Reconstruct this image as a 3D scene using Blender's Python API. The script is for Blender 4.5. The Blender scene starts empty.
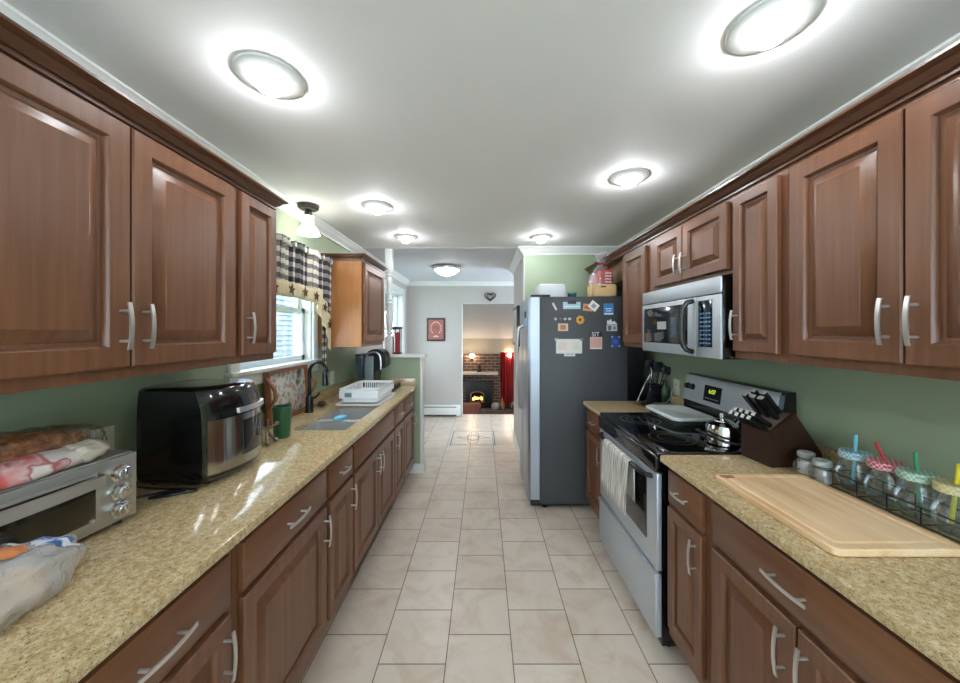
import bpy, bmesh, math, random
from mathutils import Vector, Matrix
random.seed(7)
C = bpy.context.scene.collection
S = bpy.context.scene
R = math.radians

# ------------------------------------------------------------------ camera, world, exposure
cd = bpy.data.cameras.new('camera'); cam = bpy.data.objects.new('camera', cd); C.objects.link(cam)
cam.location = (0, 0, 1.48); cam.rotation_euler = (R(90), 0, 0)
cd.sensor_width = 36; cd.lens = 345 / 960 * 36
cd.shift_x = -3 / 960; cd.shift_y = -10.5 / 960
cd.clip_start = 0.02
S.camera = cam
w = bpy.data.worlds.new('world'); S.world = w; w.use_nodes = True
bg = w.node_tree.nodes['Background']
bg.inputs['Color'].default_value = (0.84, 0.92, 1.0, 1); bg.inputs['Strength'].default_value = 4.3
sl = bpy.data.lights.new('sun', 'SUN'); sl.energy = 0.3; sl.angle = R(12); sl.color = (1, .97, .92)
sun = bpy.data.objects.new('sun', sl); C.objects.link(sun); sun.rotation_euler = (R(8), R(38), 0)
S.cycles.transparent_max_bounces = 40; S.cycles.caustics_reflective = False; S.cycles.max_bounces = 14; S.cycles.diffuse_bounces = 6; S.cycles.sample_clamp_indirect = 6
S.view_settings.view_transform = 'Standard'; S.view_settings.look = 'None'
S.view_settings.gamma = 1; S.view_settings.use_curve_mapping = False
S.view_settings.exposure = 1.55
LAMP = 54.0

# ------------------------------------------------------------------ materials
def lin(r, g, b):
    f = lambda c: (c / 255) / 12.92 if c <= 10 else ((c / 255 + 0.055) / 1.055) ** 2.4
    return (f(r), f(g), f(b), 1)
MATS = {}
def mat(name, col=(200, 200, 200), rough=0.5, metal=0.0, spec=0.5, emit=None, es=0, coat=0):
    m = bpy.data.materials.new(name); m.use_nodes = True
    p = m.node_tree.nodes['Principled BSDF']
    p.inputs['Base Color'].default_value = lin(*col)
    p.inputs['Roughness'].default_value = rough; p.inputs['Metallic'].default_value = metal
    p.inputs['Specular IOR Level'].default_value = spec
    if coat: p.inputs['Coat Weight'].default_value = coat; p.inputs['Coat Roughness'].default_value = 0.12
    if emit:
        p.inputs['Emission Color'].default_value = lin(*emit); p.inputs['Emission Strength'].default_value = es
    return m
def nd(m, t, **kw):
    n = m.node_tree.nodes.new(t)
    for k, v in kw.items():
        if k.startswith('i_'): n.inputs[k[2:].replace('_', ' ')].default_value = v
        else: setattr(n, k, v)
    return n
def ln(m, a, ao, b, bi): m.node_tree.links.new(a.outputs[ao], b.inputs[bi])
def P(m): return m.node_tree.nodes['Principled BSDF']
def coords(m, scale=(1, 1, 1), loc=(0, 0, 0), rot=(0, 0, 0), src='Object'):
    t = nd(m, 'ShaderNodeTexCoord'); mp = nd(m, 'ShaderNodeMapping')
    mp.inputs['Scale'].default_value = scale; mp.inputs['Location'].default_value = loc; mp.inputs['Rotation'].default_value = rot
    ln(m, t, src, mp, 'Vector'); return mp
def ramp(m, stops):
    r = nd(m, 'ShaderNodeValToRGB'); e = r.color_ramp.elements
    while len(e) < len(stops): e.new(0.5)
    for k, (p, c) in zip(e, stops): k.position = p; k.color = lin(*c)
    return r
def mixc(m, fac=None, a=None, b=None, blend='MIX'):
    n = nd(m, 'ShaderNodeMix', data_type='RGBA', blend_type=blend)
    n.inputs[0].default_value = 0.5 if fac is None else fac
    if a: n.inputs[6].default_value = lin(*a)
    if b: n.inputs[7].default_value = lin(*b)
    return n
def bump(m, src, out, strength=0.1, dist=0.01):
    b = nd(m, 'ShaderNodeBump'); b.inputs['Strength'].default_value = strength; b.inputs['Distance'].default_value = dist
    ln(m, src, out, b, 'Height'); ln(m, b, 'Normal', P(m), 'Normal')

def wood(name, cols, scale, rough=0.36, det=5):
    m = mat(name, rough=rough)
    c = coords(m, scale); n = nd(m, 'ShaderNodeTexNoise', i_Scale=1.0, i_Detail=det, i_Roughness=0.6); ln(m, c, 'Vector', n, 'Vector')
    c2 = coords(m, (2.2, 2.2, 2.2)); n2 = nd(m, 'ShaderNodeTexNoise', i_Scale=1.0, i_Detail=2); ln(m, c2, 'Vector', n2, 'Vector')
    a = nd(m, 'ShaderNodeMath', operation='MULTIPLY_ADD'); a.inputs[1].default_value = 0.6; ln(m, n, 'Fac', a, 0)
    b = nd(m, 'ShaderNodeMath', operation='MULTIPLY'); b.inputs[1].default_value = 0.4; ln(m, n2, 'Fac', b, 0); ln(m, b, 0, a, 2)
    r = ramp(m, cols); ln(m, a, 0, r, 'Fac'); ln(m, r, 'Color', P(m), 'Base Color'); return m
CAB = [(0.25, (92, 57, 38)), (0.5, (114, 74, 50)), (0.78, (137, 93, 65))]
WV = wood('stained_maple', CAB, (60, 60, 2.4))
WH = wood('stained_maple_horizontal', CAB, (26, 2.2, 26))
CROWNW = wood('painted_shade_maple', [(0.3, (66, 40, 27)), (0.5, (92, 58, 39)), (0.72, (112, 73, 50))], (26, 1.6, 26), 0.3)  # cabinet maple made darker: shade on the crown painted into its colour
WSIDE = wood('honey_maple_side', [(0.3, (142, 92, 52)), (0.55, (168, 113, 66)), (0.75, (188, 134, 84))], (22, 22, 2))
BOARD = wood('pale_maple_board', [(0.28, (196, 146, 98)), (0.5, (234, 198, 154)), (0.75, (248, 224, 190))], (30, 2.5, 30), 0.5)
CRATE = wood('pine_crate', [(0.3, (206, 168, 116)), (0.7, (228, 194, 142))], (10, 10, 30), 0.6)
BROWNW = wood('orange_brown_wood', [(0.3, (124, 76, 48)), (0.7, (164, 106, 72))], (20, 4, 20), 0.4)
BLOCKW = wood('dark_walnut_block', [(0.3, (44, 26, 20)), (0.7, (66, 40, 31))], (6, 6, 30), 0.35)

def granite():
    m = mat('gold_granite', rough=0.08, spec=0.5, coat=0.2)
    c = coords(m)
    n1 = nd(m, 'ShaderNodeTexNoise', i_Scale=85.0, i_Detail=5, i_Roughness=0.7); ln(m, c, 'Vector', n1, 'Vector')
    r1 = ramp(m, [(0.32, (166, 136, 94)), (0.5, (198, 174, 132)), (0.66, (220, 202, 168))]); ln(m, n1, 'Fac', r1, 'Fac')
    n2 = nd(m, 'ShaderNodeTexNoise', i_Scale=250.0, i_Detail=3, i_Roughness=0.7); ln(m, c, 'Vector', n2, 'Vector')
    r2 = ramp(m, [(0.37, (84, 68, 48)), (0.43, (255, 255, 255))]); ln(m, n2, 'Fac', r2, 'Fac')
    x = mixc(m, 0.8, blend='MULTIPLY'); ln(m, r1, 'Color', x, 6); ln(m, r2, 'Color', x, 7)
    v = nd(m, 'ShaderNodeTexVoronoi', i_Scale=95.0); ln(m, c, 'Vector', v, 'Vector')
    r3 = ramp(m, [(0.0, (255, 255, 255)), (0.12, (0, 0, 0))]); ln(m, v, 'Distance', r3, 'Fac')
    x2 = mixc(m, b=(222, 212, 180)); f = nd(m, 'ShaderNodeMath', operation='MULTIPLY'); f.inputs[1].default_value = 0.55
    ln(m, r3, 'Color', f, 0); ln(m, f, 0, x2, 0); ln(m, x, 2, x2, 6)
    ln(m, x2, 2, P(m), 'Base Color'); return m
GRAN = granite()

def tiles():
    m = mat('beige_floor_tile', rough=0.3, spec=0.5)
    t = nd(m, 'ShaderNodeTexCoord'); sp = nd(m, 'ShaderNodeSeparateXYZ'); ln(m, t, 'Object', sp, 0)
    ax = nd(m, 'ShaderNodeMath', operation='ADD'); ax.inputs[1].default_value = -1.533 + 0.2975 * 20; ln(m, sp, 'Y', ax, 0)
    ay = nd(m, 'ShaderNodeMath', operation='ADD'); ay.inputs[1].default_value = 0.166 + 0.3 * 20; ln(m, sp, 'X', ay, 0)
    cb = nd(m, 'ShaderNodeCombineXYZ'); ln(m, ax, 0, cb, 0); ln(m, ay, 0, cb, 1)
    b = nd(m, 'ShaderNodeTexBrick', offset=0.5, offset_frequency=2); b.inputs['Scale'].default_value = 1
    b.inputs['Mortar Size'].default_value = 0.0026; b.inputs['Mortar Smooth'].default_value = 0.1
    b.inputs['Brick Width'].default_value = 0.2975; b.inputs['Row Height'].default_value = 0.3
    b.inputs['Color1'].default_value = lin(216, 202, 186); b.inputs['Color2'].default_value = lin(226, 214, 200); b.inputs['Mortar'].default_value = lin(120, 110, 98)
    ln(m, cb, 0, b, 'Vector')
    n = nd(m, 'ShaderNodeTexNoise', i_Scale=4.5, i_Detail=6, i_Roughness=0.62, i_Distortion=1.2); ln(m, t, 'Object', n, 'Vector')
    r = ramp(m, [(0.3, (232, 218, 208)), (0.52, (250, 247, 244)), (0.7, (255, 255, 255))]); ln(m, n, 'Fac', r, 'Fac')
    x = mixc(m, 0.85, blend='MULTIPLY'); ln(m, b, 'Color', x, 6); ln(m, r, 'Color', x, 7)
    ln(m, x, 2, P(m), 'Base Color')
    inv = nd(m, 'ShaderNodeMath', operation='SUBTRACT'); inv.inputs[0].default_value = 1; ln(m, b, 'Fac', inv, 1)
    bump(m, inv, 0, 0.35, 0.002); return m
TILE = tiles()

def paint(name, col, rough=0.6):
    m = mat(name, col, rough); c = coords(m); n = nd(m, 'ShaderNodeTexNoise', i_Scale=90.0, i_Detail=3); ln(m, c, 'Vector', n, 'Vector')
    bump(m, n, 'Fac', 0.05, 0.002); return m
GREEN = paint('sage_green_paint', (154, 168, 140), 0.45)
BEIGE = paint('greige_paint', (186, 181, 175), 0.6)
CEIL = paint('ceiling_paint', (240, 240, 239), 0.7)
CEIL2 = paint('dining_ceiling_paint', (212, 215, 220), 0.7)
WHITE = mat('white_gloss_trim', (226, 228, 224), 0.3)
STEEL = mat('brushed_steel', (178, 180, 182), 0.32, 1.0)
def brushed(name, col, rough, sc):
    m = mat(name, col, rough, 1.0); c = coords(m, sc); n = nd(m, 'ShaderNodeTexNoise', i_Scale=1.0, i_Detail=3); ln(m, c, 'Vector', n, 'Vector')
    bump(m, n, 'Fac', 0.04, 0.001); return m
APPL = brushed('appliance_steel', (196, 202, 208), 0.42, (300, 4, 300)); P(APPL).inputs['Metallic'].default_value = .55
FRSTEEL = brushed('fridge_steel', (168, 173, 180), 0.38, (300, 300, 4))
NICKEL = mat('satin_nickel', (214, 212, 208), 0.3, .8)
CHROME = mat('polished_chrome', (225, 225, 228), 0.08, 1.0)
BLACK = mat('black_plastic', (16, 16, 17), 0.3)
GLOSSB = mat('black_gloss', (8, 8, 9), 0.06, coat=0.4)
BGLASS = mat('black_oven_glass', (10, 11, 12), 0.04, coat=0.5)
FRSIDE = mat('charcoal_fridge_side', (66, 68, 70), 0.5)
DBRONZE = mat('oil_bronze', (60, 56, 50), 0.4, 0.7)
WPLAST = mat('white_plastic', (236, 238, 238), 0.35)
CREAM = mat('cream_plate', (222, 220, 206), 0.4)
GREENP = mat('green_tumbler_plastic', (34, 92, 60), 0.3)
BLUE = mat('sky_blue_plastic', (120, 190, 220), 0.5)
def solid(r, g, b, rough=0.5, **k):
    key = (r, g, b, rough, tuple(k.items()))
    if key not in MATS: MATS[key] = mat('paint_%02x%02x%02x' % (r, g, b), (r, g, b), rough, **k)
    return MATS[key]
def glassy(name, tint=(235, 240, 240), fres=1.45, op=0.0, col=(230, 230, 230), rough=0.03, pwr=3, mul=.75, crinkle=0):
    m = bpy.data.materials.new(name); m.use_nodes = True; nt = m.node_tree; nt.nodes.clear()
    o = nt.nodes.new('ShaderNodeOutputMaterial'); t = nt.nodes.new('ShaderNodeBsdfTransparent'); g = nt.nodes.new('ShaderNodeBsdfGlossy')
    t.inputs[0].default_value = lin(*tint); g.inputs['Roughness'].default_value = rough
    lw = nt.nodes.new('ShaderNodeLayerWeight'); lw.inputs[0].default_value = .5; pw = nt.nodes.new('ShaderNodeMath'); pw.operation = 'POWER'; pw.inputs[1].default_value = pwr
    f = nt.nodes.new('ShaderNodeMath'); f.operation = 'MULTIPLY_ADD'; f.inputs[1].default_value = mul; f.inputs[2].default_value = .07
    nt.links.new(lw.outputs['Facing'], pw.inputs[0]); nt.links.new(pw.outputs[0], f.inputs[0]); x = nt.nodes.new('ShaderNodeMixShader')
    nt.links.new(f.outputs[0], x.inputs[0]); nt.links.new(t.outputs[0], x.inputs[1]); nt.links.new(g.outputs[0], x.inputs[2])
    last = x; bp = None
    if crinkle:
        tc = nt.nodes.new('ShaderNodeTexCoord'); nz = nt.nodes.new('ShaderNodeTexNoise'); nz.inputs['Scale'].default_value = 38; nz.inputs['Detail'].default_value = 4; nz.inputs['Distortion'].default_value = 2.5
        bp = nt.nodes.new('ShaderNodeBump'); bp.inputs['Strength'].default_value = crinkle; bp.inputs['Distance'].default_value = .008
        nt.links.new(tc.outputs['Object'], nz.inputs['Vector']); nt.links.new(nz.outputs['Fac'], bp.inputs['Height']); nt.links.new(bp.outputs[0], g.inputs['Normal']); nt.links.new(bp.outputs[0], lw.inputs['Normal'])
    if op:
        d = nt.nodes.new('ShaderNodeBsdfPrincipled'); d.inputs['Base Color'].default_value = lin(*col); d.inputs['Roughness'].default_value = 0.25
        if bp: nt.links.new(bp.outputs[0], d.inputs['Normal'])
        y = nt.nodes.new('ShaderNodeMixShader'); y.inputs[0].default_value = op
        nt.links.new(x.outputs[0], y.inputs[1]); nt.links.new(d.outputs[0], y.inputs[2]); last = y
    nt.links.new(last.outputs[0], o.inputs[0]); return m
GLASS = glassy('clear_glass', (224, 233, 232), 1.45, .05, (235, 240, 240), .03, 1.8, .9); PANE = glassy('window_pane', (238, 244, 248))
CELLO = glassy('cellophane', (252, 251, 250), 1.5, 0.0, (245, 235, 238), 0.1, 2.2, .8, .9)
FROST = glassy('frosted_plastic_lid', (225, 232, 232), 1.4, 0.92, (240, 246, 246), 0.15)
CELLO2 = glassy('gift_cellophane', (246, 240, 242), 1.5, 0.14, (244, 232, 236), 0.1)
TANK = glassy('smoky_tank', (150, 170, 178), 1.45, 0.25, (120, 140, 150))

# ------------------------------------------------------------------ mesh helpers
def top(o):
    while o.parent: o = o.parent
    return o
class G:
    def __init__(s): s.bm = bmesh.new()
    def _add(s, verts, faces):
        v = [s.bm.verts.new(p) for p in verts]
        for f in faces:
            try: s.bm.faces.new([v[i] for i in f])
            except ValueError: pass
        return s
    def box(s, x0, x1, y0, y1, z0, z1, b=0, seg=2):
        t = bmesh.new()
        vs = [t.verts.new((x, y, z)) for x in (x0, x1) for y in (y0, y1) for z in (z0, z1)]
        for f in ((0, 1, 3, 2), (4, 6, 7, 5), (0, 4, 5, 1), (2, 3, 7, 6), (0, 2, 6, 4), (1, 5, 7, 3)): t.faces.new([vs[i] for i in f])
        bmesh.ops.recalc_face_normals(t, faces=t.faces)
        if b: bmesh.ops.bevel(t, geom=list(t.edges), offset=b, segments=seg, affect='EDGES', profile=0.5)
        return s.merge(t)
    def merge(s, t, M=None):
        if M is not None: t.transform(M)
        me = bpy.data.meshes.new('t'); t.to_mesh(me); t.free(); s.bm.from_mesh(me); bpy.data.meshes.remove(me); return s
    def add(s, g, M=None): return s.merge(g.bm, M)
    def loops(s, ls, cap0=True, cap1=True, closed=True):
        L = [[s.bm.verts.new(p) for p in l] for l in ls]; n = len(L[0])
        for a, b in zip(L, L[1:]):
            for i in range(n if closed else n - 1):
                j = (i + 1) % n
                try: s.bm.faces.new((a[i], a[j], b[j], b[i]))
                except ValueError: pass
        if cap0: s.bm.faces.new(L[0])
        if cap1: s.bm.faces.new(L[-1])
        return s
    def lathe(s, prof, c=(0, 0, 0), n=24, cap0=True, cap1=True, M=None):
        ls = []
        for r, z in prof:
            r = max(r, 1e-4)
            l = [Vector((r * math.cos(2 * math.pi * k / n), r * math.sin(2 * math.pi * k / n), z)) for k in range(n)]
            if M is not None: l = [M @ p for p in l]
            ls.append([p + Vector(c) for p in l])
        return s.loops(ls, cap0, cap1)
    def cyl(s, p0, p1, r0, r1=None, n=16):
        p0, p1 = Vector(p0), Vector(p1); d = p1 - p0; q = d.to_track_quat('Z', 'Y').to_matrix()
        return s.lathe([(r0, 0), (r1 if r1 is not None else r0, d.length)], p0, n, M=q)
    def tube(s, pts, r, n=8, closed=False):
        pts = [Vector(p) for p in pts]; N = len(pts); ls = []; up = None
        for i, p in enumerate(pts):
            if closed: t = pts[(i + 1) % N] - pts[i - 1]
            else: t = pts[min(i + 1, N - 1)] - pts[max(i - 1, 0)]
            t.normalize()
            if up is None: up = t.orthogonal().normalized()
            up = (up - t * up.dot(t)).normalized(); sd = t.cross(up)
            rr = r[i] if isinstance(r, (list, tuple)) else r
            ls.append([p + rr * (math.cos(2 * math.pi * k / n) * up + math.sin(2 * math.pi * k / n) * sd) for k in range(n)])
        if closed: return s.loops(ls + [ls[0]], False, False)
        return s.loops(ls)
    def prism(s, poly, f0, f1):
        a = [f0(*p) for p in poly]; b = [f1(*p) for p in poly]; return s.loops([a, b])
    def sphere(s, c, rx, ry=None, rz=None, n=16, m=10):
        ry = ry or rx; rz = rz or rx
        ls = [[(c[0] + rx * math.sin(a) * math.cos(2 * math.pi * k / n), c[1] + ry * math.sin(a) * math.sin(2 * math.pi * k / n), c[2] - rz * math.cos(a)) for k in range(n)]
              for a in [math.pi * (i + 0.02) / (m + 0.04) for i in range(m + 1)]]
        return s.loops(ls)
    def mesh(s, name, m, sharp=35):
        bmesh.ops.recalc_face_normals(s.bm, faces=s.bm.faces)
        me = bpy.data.meshes.new(name); s.bm.to_mesh(me); s.bm.free(); me.materials.append(m)
        me.shade_smooth(); me.set_sharp_from_angle(angle=R(sharp)); return me
    def part(s, name, m, parent, label=None, world=True, sharp=35):
        if world: s.bm.transform(top(parent).matrix_basis.inverted())
        o = bpy.data.objects.new(name, s.mesh(name, m, sharp)); C.objects.link(o); o.parent = parent
        if label: o['label'] = label
        return o
    def thing(s, name, m, label, cat, group=None, kind=None, sharp=35, origin=None):
        vs = [v.co for v in s.bm.verts]
        lo = [min(v[i] for v in vs) for i in range(3)]; hi = [max(v[i] for v in vs) for i in range(3)]
        b = Vector(origin) if origin is not None else Vector(((lo[0] + hi[0]) / 2, (lo[1] + hi[1]) / 2, lo[2]))
        s.bm.transform(Matrix.Translation(-b))
        o = bpy.data.objects.new(name, s.mesh(name, m, sharp)); C.objects.link(o); o.location = b
        tag(o, label, cat, group, kind); return o
    def struct(s, name, m, parent=None, label=None, sharp=35):
        o = bpy.data.objects.new(name, s.mesh(name, m, sharp)); C.objects.link(o)
        if parent: o.parent = parent
        else:
            o['kind'] = 'structure'
            if label: o['label'] = label
        return o
def tag(o, label, cat, group=None, kind=None):
    o['label'] = label; o['category'] = cat
    if group: o['group'] = group
    if kind: o['kind'] = kind
def thing(name, label, cat, loc=(0, 0, 0), rz=0, group=None):
    o = bpy.data.objects.new(name, None); C.objects.link(o); o.empty_display_size = 0.05
    o.location = loc; o.rotation_euler = (0, 0, rz); o.matrix_basis = Matrix.Translation(loc) @ Matrix.Rotation(rz, 4, 'Z')
    tag(o, label, cat, group); return o
def dup(root, loc, rz=0, label=None):
    r = root.copy(); C.objects.link(r); r.location = loc; r.rotation_euler = (0, 0, rz)
    if label: r['label'] = label
    for ch in root.children:
        c = ch.copy(); C.objects.link(c); c.parent = r
        for g in ch.children:
            d = g.copy(); C.objects.link(d); d.parent = c
    return r
def text(body, size, M, m, parent, name='lettering', align='CENTER'):
    cu = bpy.data.curves.new(name, 'FONT'); cu.body = body; cu.size = size; cu.align_x = align; cu.align_y = 'CENTER'; cu.extrude = 0.0003
    cu.materials.append(m); o = bpy.data.objects.new(name, cu); C.objects.link(o)
    bpy.context.view_layer.update(); me = bpy.data.meshes.new_from_object(o.evaluated_get(bpy.context.evaluated_depsgraph_get()))
    C.objects.unlink(o); bpy.data.objects.remove(o); o = bpy.data.objects.new(name, me); C.objects.link(o); me.transform(top(parent).matrix_basis.inverted() @ M); o.parent = parent; return o
def frame(o, u, v):   # matrix with x along u, y along v
    u, v = Vector(u).normalized(), Vector(v).normalized(); n = u.cross(v)
    M = Matrix((u, v, n)).transposed().to_4x4(); M.translation = Vector(o); return M

def rects(g, o, u, v, wv, W, H, prof):
    o, u, v, wv = Vector(o), Vector(u), Vector(v), Vector(wv); ls = []
    for ins, dep in prof:
        ls.append([o + u * a + v * b + wv * dep for a, b in ((ins, ins), (W - ins, ins), (W - ins, H - ins), (ins, H - ins))])
    return g.loops(ls)
DOORP = [(0, 0), (0, .016), (.004, .020), (.053, .020), (.056, .017), (.059, .005), (.069, .003), (.072, .005), (.098, .017), (.100, .0195), (.104, .0195)]
DRAWP = [(0, 0), (0, .014), (.009, .020)]
def door_bm(o, u, v, wv, W, H):
    k = min(1, W / 0.30, H / 0.34); k = max(k, 0.55)
    return rects(G(), o, u, v, wv, W, H, [(i * k, d) for i, d in DOORP])
def handle_bm(c, along, out, L=0.135):
    g = G(); c, a, o = Vector(c), Vector(along), Vector(out); s = a.cross(o)
    for t in (-0.32, 0.32): g.cyl(c + a * L * t, c + a * L * t + o * 0.028, 0.004, n=10)
    ls = []
    for i in range(13):
        t = i / 12 - 0.5; h = 0.025 + 0.007 * (1 - (2 * t) ** 2); p = c + a * L * t + o * h
        ls.append([p + s * x + o * y for x, y in ((-.005, -.002), (.005, -.002), (.005, .002), (-.005, .002))])
    return g.loops(ls)

# ------------------------------------------------------------------ room shell
WL, WR, CZ = -1.325, 1.45, 2.345
CT, ED_L, ED_R = 0.914, -0.685, 0.81
G().box(-1.6, 1.95, -2.3, 6.12, -0.1, 0).struct('floor', TILE)
G().box(-1.6, 1.7, -2.3, 3.585, CZ, CZ + 0.1).struct('ceiling', CEIL)
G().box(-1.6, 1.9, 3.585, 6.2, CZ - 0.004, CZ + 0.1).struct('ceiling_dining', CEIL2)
def holed(g, x0, x1, ya, yb, za, zb, holes):
    y = ya
    for (h0, h1, z0, z1) in sorted(holes):
        g.box(x0, x1, y, h0, za, zb); g.box(x0, x1, h0, h1, za, z0); g.box(x0, x1, h0, h1, z1, zb); y = h1
    g.box(x0, x1, y, yb, za, zb); return g
WIN1 = (1.86, 2.66, 1.26, 2.0); WIN2 = (4.60, 5.66, 0.95, 2.08)
holed(G(), WL - 0.14, WL, -2.3, 3.62, 0, CZ, [WIN1]).struct('wall_left', GREEN)
holed(G(), WL - 0.14, WL, 3.62, 6.12, 0, CZ, [WIN2]).struct('wall_dining_left', BEIGE)
G().box(WR, WR + 0.12, -2.3, 3.7, 0, CZ).struct('wall_right', GREEN)
G().box(0.43, WR, 3.58, 3.70, 0, CZ).struct('wall_fridge_alcove', GREEN)
G().box(0.43, 0.55, 3.701, 4.80, 0, CZ).struct('wall_dining_right', BEIGE)
G().box(0.425, 0.433, 3.574, 3.70, 0, CZ).struct('trim_corner', WHITE)
g = G(); g.box(WL - .14, -0.365, 6.0, 6.12, 0, CZ); g.box(-0.365, 0.62, 6.0, 6.12, 1.95, CZ); g.box(0.62, 1.9, 6.0, 6.12, 0, CZ); g.struct('wall_back', BEIGE)
G().box(-0.372, -0.358, 5.994, 6.125, 0, 1.953).struct('trim_opening', WHITE)
g = G(); g.box(1.78, 1.9, 4.8, 6.0, 2.1, CZ); g.box(1.79, 1.85, 4.8, 4.87, 0, 2.1); g.box(1.79, 1.85, 5.93, 6.0, 0, 2.1); g.box(1.79, 1.85, 4.87, 5.93, 0, .08); g.box(1.79, 1.85, 4.87, 5.93, 2.03, 2.1); dd = g.struct('added_daylight_door', WHITE)  # glass door added on the unseen dining side to let daylight in
G().box(1.815, 1.82, 4.87, 5.93, .08, 2.03).struct('pane', PANE, dd)
G().box(0.55, 1.9, 4.72, 4.80, 0, CZ).struct('wall_dining_inner', BEIGE)
g = G(); g.box(-1.6, 1.7, -2.32, -2.2, 0, .55); g.box(-1.6, 1.7, -2.32, -2.2, 2.12, CZ); g.box(-1.6, -1.15, -2.32, -2.2, .55, 2.12); g.box(1.25, 1.7, -2.32, -2.2, .55, 2.12); g.struct('wall_behind', GREEN)
g = G(); g.box(-1.15, 1.25, -2.29, -2.23, .55, .61); g.box(-1.15, 1.25, -2.29, -2.23, 2.06, 2.12); g.box(-1.15, -1.09, -2.29, -2.23, .55, 2.12); g.box(1.19, 1.25, -2.29, -2.23, .55, 2.12); g.box(.02, .08, -2.29, -2.23, .55, 2.12); wb = g.struct('added_fill_window', WHITE)  # unseen window added behind the viewer as daylight fill
G().box(-1.09, 1.19, -2.262, -2.258, .61, 2.06).struct('pane', PANE, wb)
# crown mouldings, profile (out from wall, down from ceiling)
CR = [(0, 0), (.072, 0), (.072, .010), (.060, .016), (.050, .030), (.034, .046), (.018, .056), (.014, .066), (.014, .076), (0, .076)]
def crown(name, fn, a, b): G().prism(CR, lambda o, d: fn(o, d, a), lambda o, d: fn(o, d, b)).struct(name, WHITE, sharp=50)
crown('trim_crown_left', lambda o, d, t: (WL + o, t, CZ - .001 - d), -2.2, 6.0)
crown('trim_crown_right', lambda o, d, t: (WR - o, t, CZ - .001 - d), -2.2, 3.58)
crown('trim_crown_alcove', lambda o, d, t: (t if t > 1 else t - o, 3.58 - o, CZ - .001 - d), 0.43, WR)
crown('trim_crown_dining', lambda o, d, t: (0.43 - o, t - o if t < 4 else t + o, CZ - .005 - d), 3.58, 4.80)
crown('trim_crown_back', lambda o, d, t: (t, 6.0 - o, CZ - .005 - d), WL, 1.78)
G().box(0.415, 0.43, 3.70, 4.81, 0, 0.10, .004).struct('baseboard_dining_right', WHITE)
G().box(0.415, 0.43, 3.565, 3.70, 0, 0.10, .004).struct('baseboard_alcove', WHITE)

# pony wall at the counter's end
G().box(WL, -0.655, 3.60, 3.70, 0, 1.205).struct('wall_half_height', GREEN)
g = G(); g.box(-0.655, -0.632, 3.592, 3.708, 0, 1.205, .003); g.struct('trim_half_wall_end', WHITE)
G().box(WL, -0.60, 3.565, 3.74, 1.205, 1.235, .006).struct('trim_half_wall_cap', WHITE)
g = G(); g.box(-0.80, -0.62, 3.583, 3.60, 0, 0.10, .003); g.box(-0.632, -0.615, 3.583, 3.71, 0, 0.10, .003); g.struct('baseboard_half_wall', WHITE)

# kitchen window
def window(nm, win, casing, sillz, parts):
    y0, y1, z0, z1 = win
    g = G(); cx0, cx1 = WL + .001, WL + 0.02
    g.box(cx0, cx1, y0 - casing, y0, z0 - .02, z1 + casing, .003); g.box(cx0, cx1, y1, y1 + casing, z0 - .02, z1 + casing, .003); g.box(cx0, cx1, y0, y1, z1, z1 + casing, .003)
    g.box(WL - .13, WL, y0, y0 + .012, z0, z1); g.box(WL - .13, WL, y1 - .012, y1, z0, z1); g.box(WL - .13, WL, y0, y1, z1 - .012, z1)
    r = g.struct(nm, WHITE)
    G().box(WL - .13, WL + 0.045, y0 - casing - .02, y1 + casing + .005, z0 - .022, z0 + .002, .005).struct('window_sill', WHITE, r)
    G().box(WL + .001, WL + .018, y0 - casing, y1 + casing, z0 - .09, z0 - .022, .004).struct('window_apron', WHITE, r)
    zm = (z0 + z1) / 2
    for a, b, x in ((z0 + .003, zm + .02, WL - .075), (zm - .02, z1 - .012, WL - .11)):
        f = 0.035; g = G(); ya, yb = y0 + .012, y1 - .012
        g.box(x, x + .03, ya, ya + f, a, b); g.box(x, x + .03, yb - f, yb, a, b); g.box(x, x + .03, ya, yb, a, a + f); g.box(x, x + .03, ya, yb, b - f, b)
        sa = g.struct('window_sash', solid(206, 220, 228, .35), r)
        G().box(x + .012, x + .016, ya + f, yb - f, a + f, b - f).struct('pane', PANE, sa)
window('window_1', WIN1, 0.075, 1.26, 2)
window('window_2', WIN2, 0.09, 0.95, 2)

# neighbour's house, seen through the kitchen window
def siding():
    m = mat('pale_vinyl_siding', (94, 107, 119), 0.5); return m
hs = thing('neighbour_house', 'pale blue-grey clapboard house outside the kitchen window', 'house', (-4.6, 4.6, -0.8))
g = G()
for k in range(40):
    z = -0.8 + k * 0.115; g.prism([(0, 0), (.034, 0), (.004, .115), (0, .115)], lambda a, b: (-4.6 + a, 3.52, z + b), lambda a, b: (-4.6 + a, 13.0, z + b))
g.box(-5.0, -4.6, 3.5, 13.0, -0.8, 3.8); g.part('siding', siding(), hs)
G().box(-4.62, -4.56, 3.42, 3.54, -0.8, 3.8).part('corner_board', WHITE, hs)
g = G(); g.box(-4.59, -4.55, 5.2, 6.0, 0.9, 2.2); w_ = g.part('window', WHITE, hs)
G().box(-4.56, -4.545, 5.27, 5.93, 0.97, 2.13).part('pane', solid(90, 105, 120, .1), w_)
g = G()
for k in range(420):
    a = random.uniform(-.7, .7); p = Vector((-3.9 + random.uniform(-.35, .35), 2.75 + a, random.uniform(-.6, 2.4))); n = Vector((random.gauss(0, 1), random.gauss(0, 1), random.gauss(0, 1))).normalized(); t = n.orthogonal() * .09; b = n.cross(t)
    g._add([p - t, p + b * .5, p + t, p - b * .5], [(0, 1, 2, 3)])
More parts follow.
